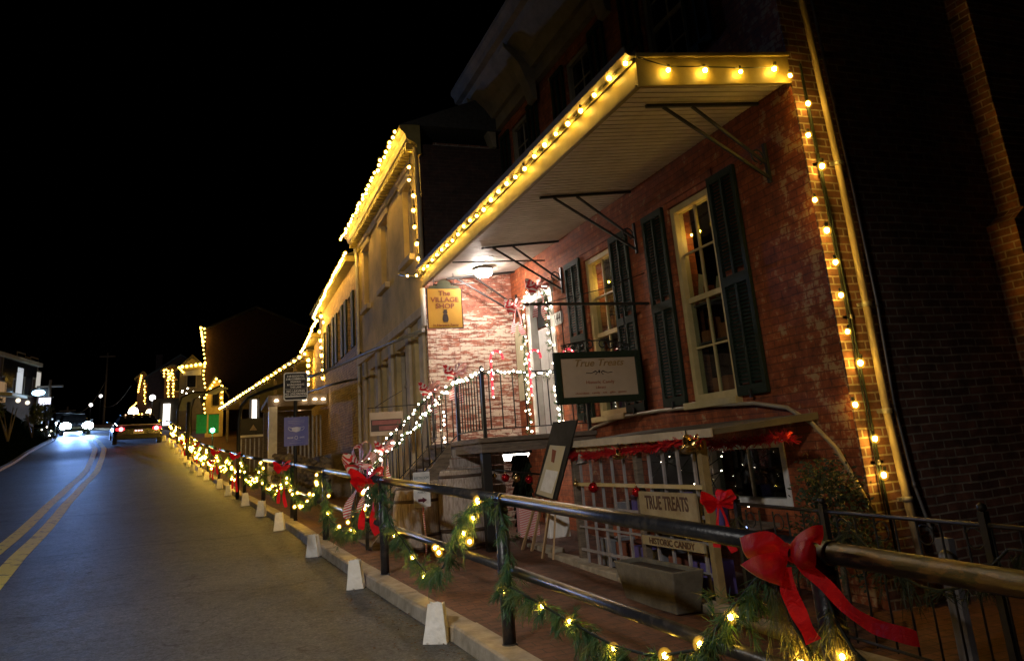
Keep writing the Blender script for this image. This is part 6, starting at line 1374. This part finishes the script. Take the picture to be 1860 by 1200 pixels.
garland('pine_garland', 'dark unlit pine garland drooping on the inner iron fence', pts, [], rr, .55, w_=.003, m=m_needle_dark, nl=.11, parent_group='unlit pine on the iron fence')
simple_bow('bow', 'small red bow at the left end of the inner iron fence', SX(1305, 912, 3.62), .14, m_ribbon, .36, group='bow on the iron fence')
t = TH('led_lights', 'tiny cluster of blue white lights left of the big red bow', 'string lights', SX(1355, 965, 4.3)); b = MB()
for (x, y) in ((1355, 958), (1360, 968), (1349, 975), (1364, 976), (1333, 963), (1371, 983)): b.ball(SX(x, y, 4.3), .013, 1)
b.build('bulbs', emit('blue_led', (.35, .5, 1), 6), t)
b = MB(); b.tube([SX(1333, 963, 4.31), SX(1355, 958, 4.31), SX(1371, 983, 4.31), SX(1366, 1000, 4.31)], .004, 4); b.build('cord', m_cord, t)
t = TH('lantern_stand', 'pale narrow stand with a round dull bauble behind the iron fence', 'stand', (4.3, 3.6, .2)); q = SX(1718, 1020, 4.3)
b = MB(); b.box((q.x, q.y - .05, rz(3.6)), (q.x + .05, q.y + .05, q.z + .14)); b.build('board', mat('dull_pale', (.25, .25, .28), .6), t); b = MB(); b.ball((q.x - .05, q.y - .06, q.z + .04), .045, 2); b.build('ball', m_steel, t)
# ================================================================== CARS
def wheel(parent, c, r, w_=.24):
    b = MB(); b.lathe([(r * .62, -w_ / 2), (r * .95, -w_ / 2), (r, -w_ / 3), (r, w_ / 3), (r * .95, w_ / 2), (r * .62, w_ / 2)], c, 22, axis=(1, 0, 0)); wl = b.build('tyre', mat('tyre_rubber', (.02, .02, .02), .8), parent)
    b = MB(); b.lathe([(0, -w_ / 2 + .03), (r * .6, -w_ / 2 + .02), (r * .6, w_ / 2 - .02), (0, w_ / 2 - .03)], c, 14, axis=(1, 0, 0)); b.build('rim', m_steel, wl)
def car(name, label, cx, cy, cz, W_, L_, ang, front, pitch=0):
    "built pointing along +Y (front at +Y) about the origin, then turned"
    t = TH(name, label, 'car', (0, 0, 0)); hw = W_ / 2; hl = L_ / 2
    paint = mat('black_car_paint', (.012, .012, .015), .22, coat=1, c2=(.014, .014, .018)) if not front else mat('grey_car_paint', (.03, .035, .045), .25, coat=1)
    sec = [(-hl, .45, .86, .84), (-hl + .06, .32, 1.02, .95), (-hl + .6, .28, 1.08, 1.0), (-hl * .3, .26, 1.02, 1.0), (hl * .35, .26, .98, 1.0), (hl - .6, .28, .88, .97), (hl - .08, .34, .76, .88), (hl, .42, .66, .78)]
    b = MB(); rings = []
    for (y, z0, z1, k) in sec:
        w2 = hw * k; r = []
        for (fx, fz) in ((-.86, 0), (-.98, .12), (-1, .45), (-.97, .72), (-.90, .93), (-.6, 1), (0, 1.015), (.6, 1), (.90, .93), (.97, .72), (1, .45), (.98, .12), (.86, 0)): r.append((w2 * fx, y, z0 + (z1 - z0) * fz))
        rings.append(b._v(r))
    for i in range(len(rings) - 1):
        for k in range(12): f = b.bm.faces.new([rings[i][k], rings[i][k + 1], rings[i + 1][k + 1], rings[i + 1][k]]); f.smooth = True
        b.bm.faces.new([rings[i][12], rings[i][0], rings[i + 1][0], rings[i + 1][12]])
    b.bm.faces.new(rings[0]); b.bm.faces.new(rings[-1][::-1]); body = b.build('body', paint, t)
    b = MB(); cab = [(-hl + .45, 1.04, .84, .2), (-hl + 1.2, 1.50, .68, 0), (hl * .10, 1.52, .68, 0), (hl * .50, .98, .84, 0)]
    lo_ = [(-hw * .86, -hl + .5, 1.03), (hw * .86, -hl + .5, 1.03), (hw * .86, hl * .48, .97), (-hw * .86, hl * .48, .97)]; hi_ = [(-hw * .66, -hl + 1.25, 1.48), (hw * .66, -hl + 1.25, 1.48), (hw * .66, hl * .08, 1.50), (-hw * .66, hl * .08, 1.50)]
    v = b._v(lo_ + hi_)
    for q in ((0, 1, 5, 4), (1, 2, 6, 5), (2, 3, 7, 6), (3, 0, 4, 7)): b.bm.faces.new([v[i] for i in q])
    b.bm.faces.new(v[0:4][::-1]); b.bm.faces.new(v[4:8]); b.build('windows', m_glassdark, t, bevel=.03)
    b = MB(); b.box((-hw * .67, -hl + 1.2, 1.485), (hw * .67, hl * .1, 1.525)); b.build('roof_panel', paint, t, bevel=.015)
    for sx_ in (-1, 1):
        for yy in (-hl + .85, hl - .85): wheel(t, (sx_ * (hw - .13), yy, .33), .33)
        b = MB(); b.box((sx_ * (hw - .02), hl * .3, .98), (sx_ * (hw + .2), hl * .36, 1.12)); b.build('mirror', paint, t, bevel=.02)
    b = MB(); b.box((-hw * .86, -hl - .05, .36), (hw * .86, -hl + .1, .58)); b.build('bumper', m_black, t, bevel=.02); b = MB(); b.box((-hw * .8, hl - .05, .30), (hw * .8, hl + .06, .52)); b.build('bumper', m_black, t, bevel=.02)
    if not front:
        b = MB(); b.box((-hw * .84, -hl + .0, 1.055), (hw * .84, -hl + .10, 1.09)); b.build('spoiler', mat('pale_trim', (.45, .40, .38), .4), t, bevel=.01)
        for sx_ in (-1, 1):
            b = MB(); b.box((sx_ * hw * .56, -hl - .01, .80), (sx_ * hw * .90, -hl + .05, .94)); b.build('taillight', emit('tail_red', (1, .03, .04), 3.2), t, bevel=.02)
            b = MB(); b.ball((sx_ * hw * .70, -hl - .02, .87), .105, 2); b.build('brake_light', emit('brake_red', (1, .16, .2), 12), t)
        b = MB(); b.box((-.26, -hl - .055, .62), (.26, -hl - .035, .74)); pl = b.build('license_plate', mat('plate_white', (.75, .72, .74), .5), t)
        for k in (-.14, 0, .14): b = MB(); b.box((k - .045, -hl - .04, .755), (k + .045, -hl - .01, .79)); b.build('plate_lamp', emit('plate_lamp', (1, .45, .5), 7), pl)
        for k in (-.5, -.17, .17, .5): b = MB(); b.ball((hw * k, -hl + 1.22, 1.54), .035, 1); b.build('roof_lamp', emit('roof_amber', (1, .6, .3), 4), t)
    else:
        for sx_ in (-1, 1):
            b = MB(); b.ball((sx_ * hw * .72, hl - .02, .70), .33, 2, sc_=(1.15, .3, .85)); b.build('headlight', emit('headlight', (.6, .82, 1), 90), t)
        b = MB(); b.box((-hw * .4, hl + .0, .50), (hw * .4, hl + .05, .64)); b.build('grille', m_steel, t)
        for sx_ in (-.5, .5): lamp('headlight_beam', 'SPOT', (sx_ * W_ * .6, hl + .35, .70), 3800, (.20, .40, 1), parent=t, size=.12, target=(sx_ * W_ * .6 , hl + 12, .1), angle=62, blend=1)
    t.location = (cx, cy, cz); t.rotation_euler = (pitch, 0, ang); ORG[t.name] = Vector((cx, cy, cz)); return t
yc = 55.4; c0 = S(241, 806, 53.2)
sl = math.atan((rz(58) - rz(53)) / 5)
car('parked_car', 'dark sporty car with red tail lights stopped beside the garlanded railing', c0.x - .1, yc, rz(yc) + .0, 2.45, 4.9, math.radians(9), False, pitch=sl).scale = (1.12, 1.12, 1.12)
hd = S(137, 777, 65)
sl2 = math.atan((rz(70) - rz(63)) / 7)
car('oncoming_car', 'oncoming car hidden behind two glaring blue white headlights', hd.x - .5, 67.3, rz(67.3) + .0, 2.0, 4.6, math.radians(180 + 14), True, pitch=-sl2)
t = car('oncoming_car', 'second car following behind the left glaring headlight', hd.x - 2.6, 76, rz(76), 2.0, 4.6, math.radians(180 + 22), True, pitch=-sl2)
print('objects', len(bpy.data.objects))
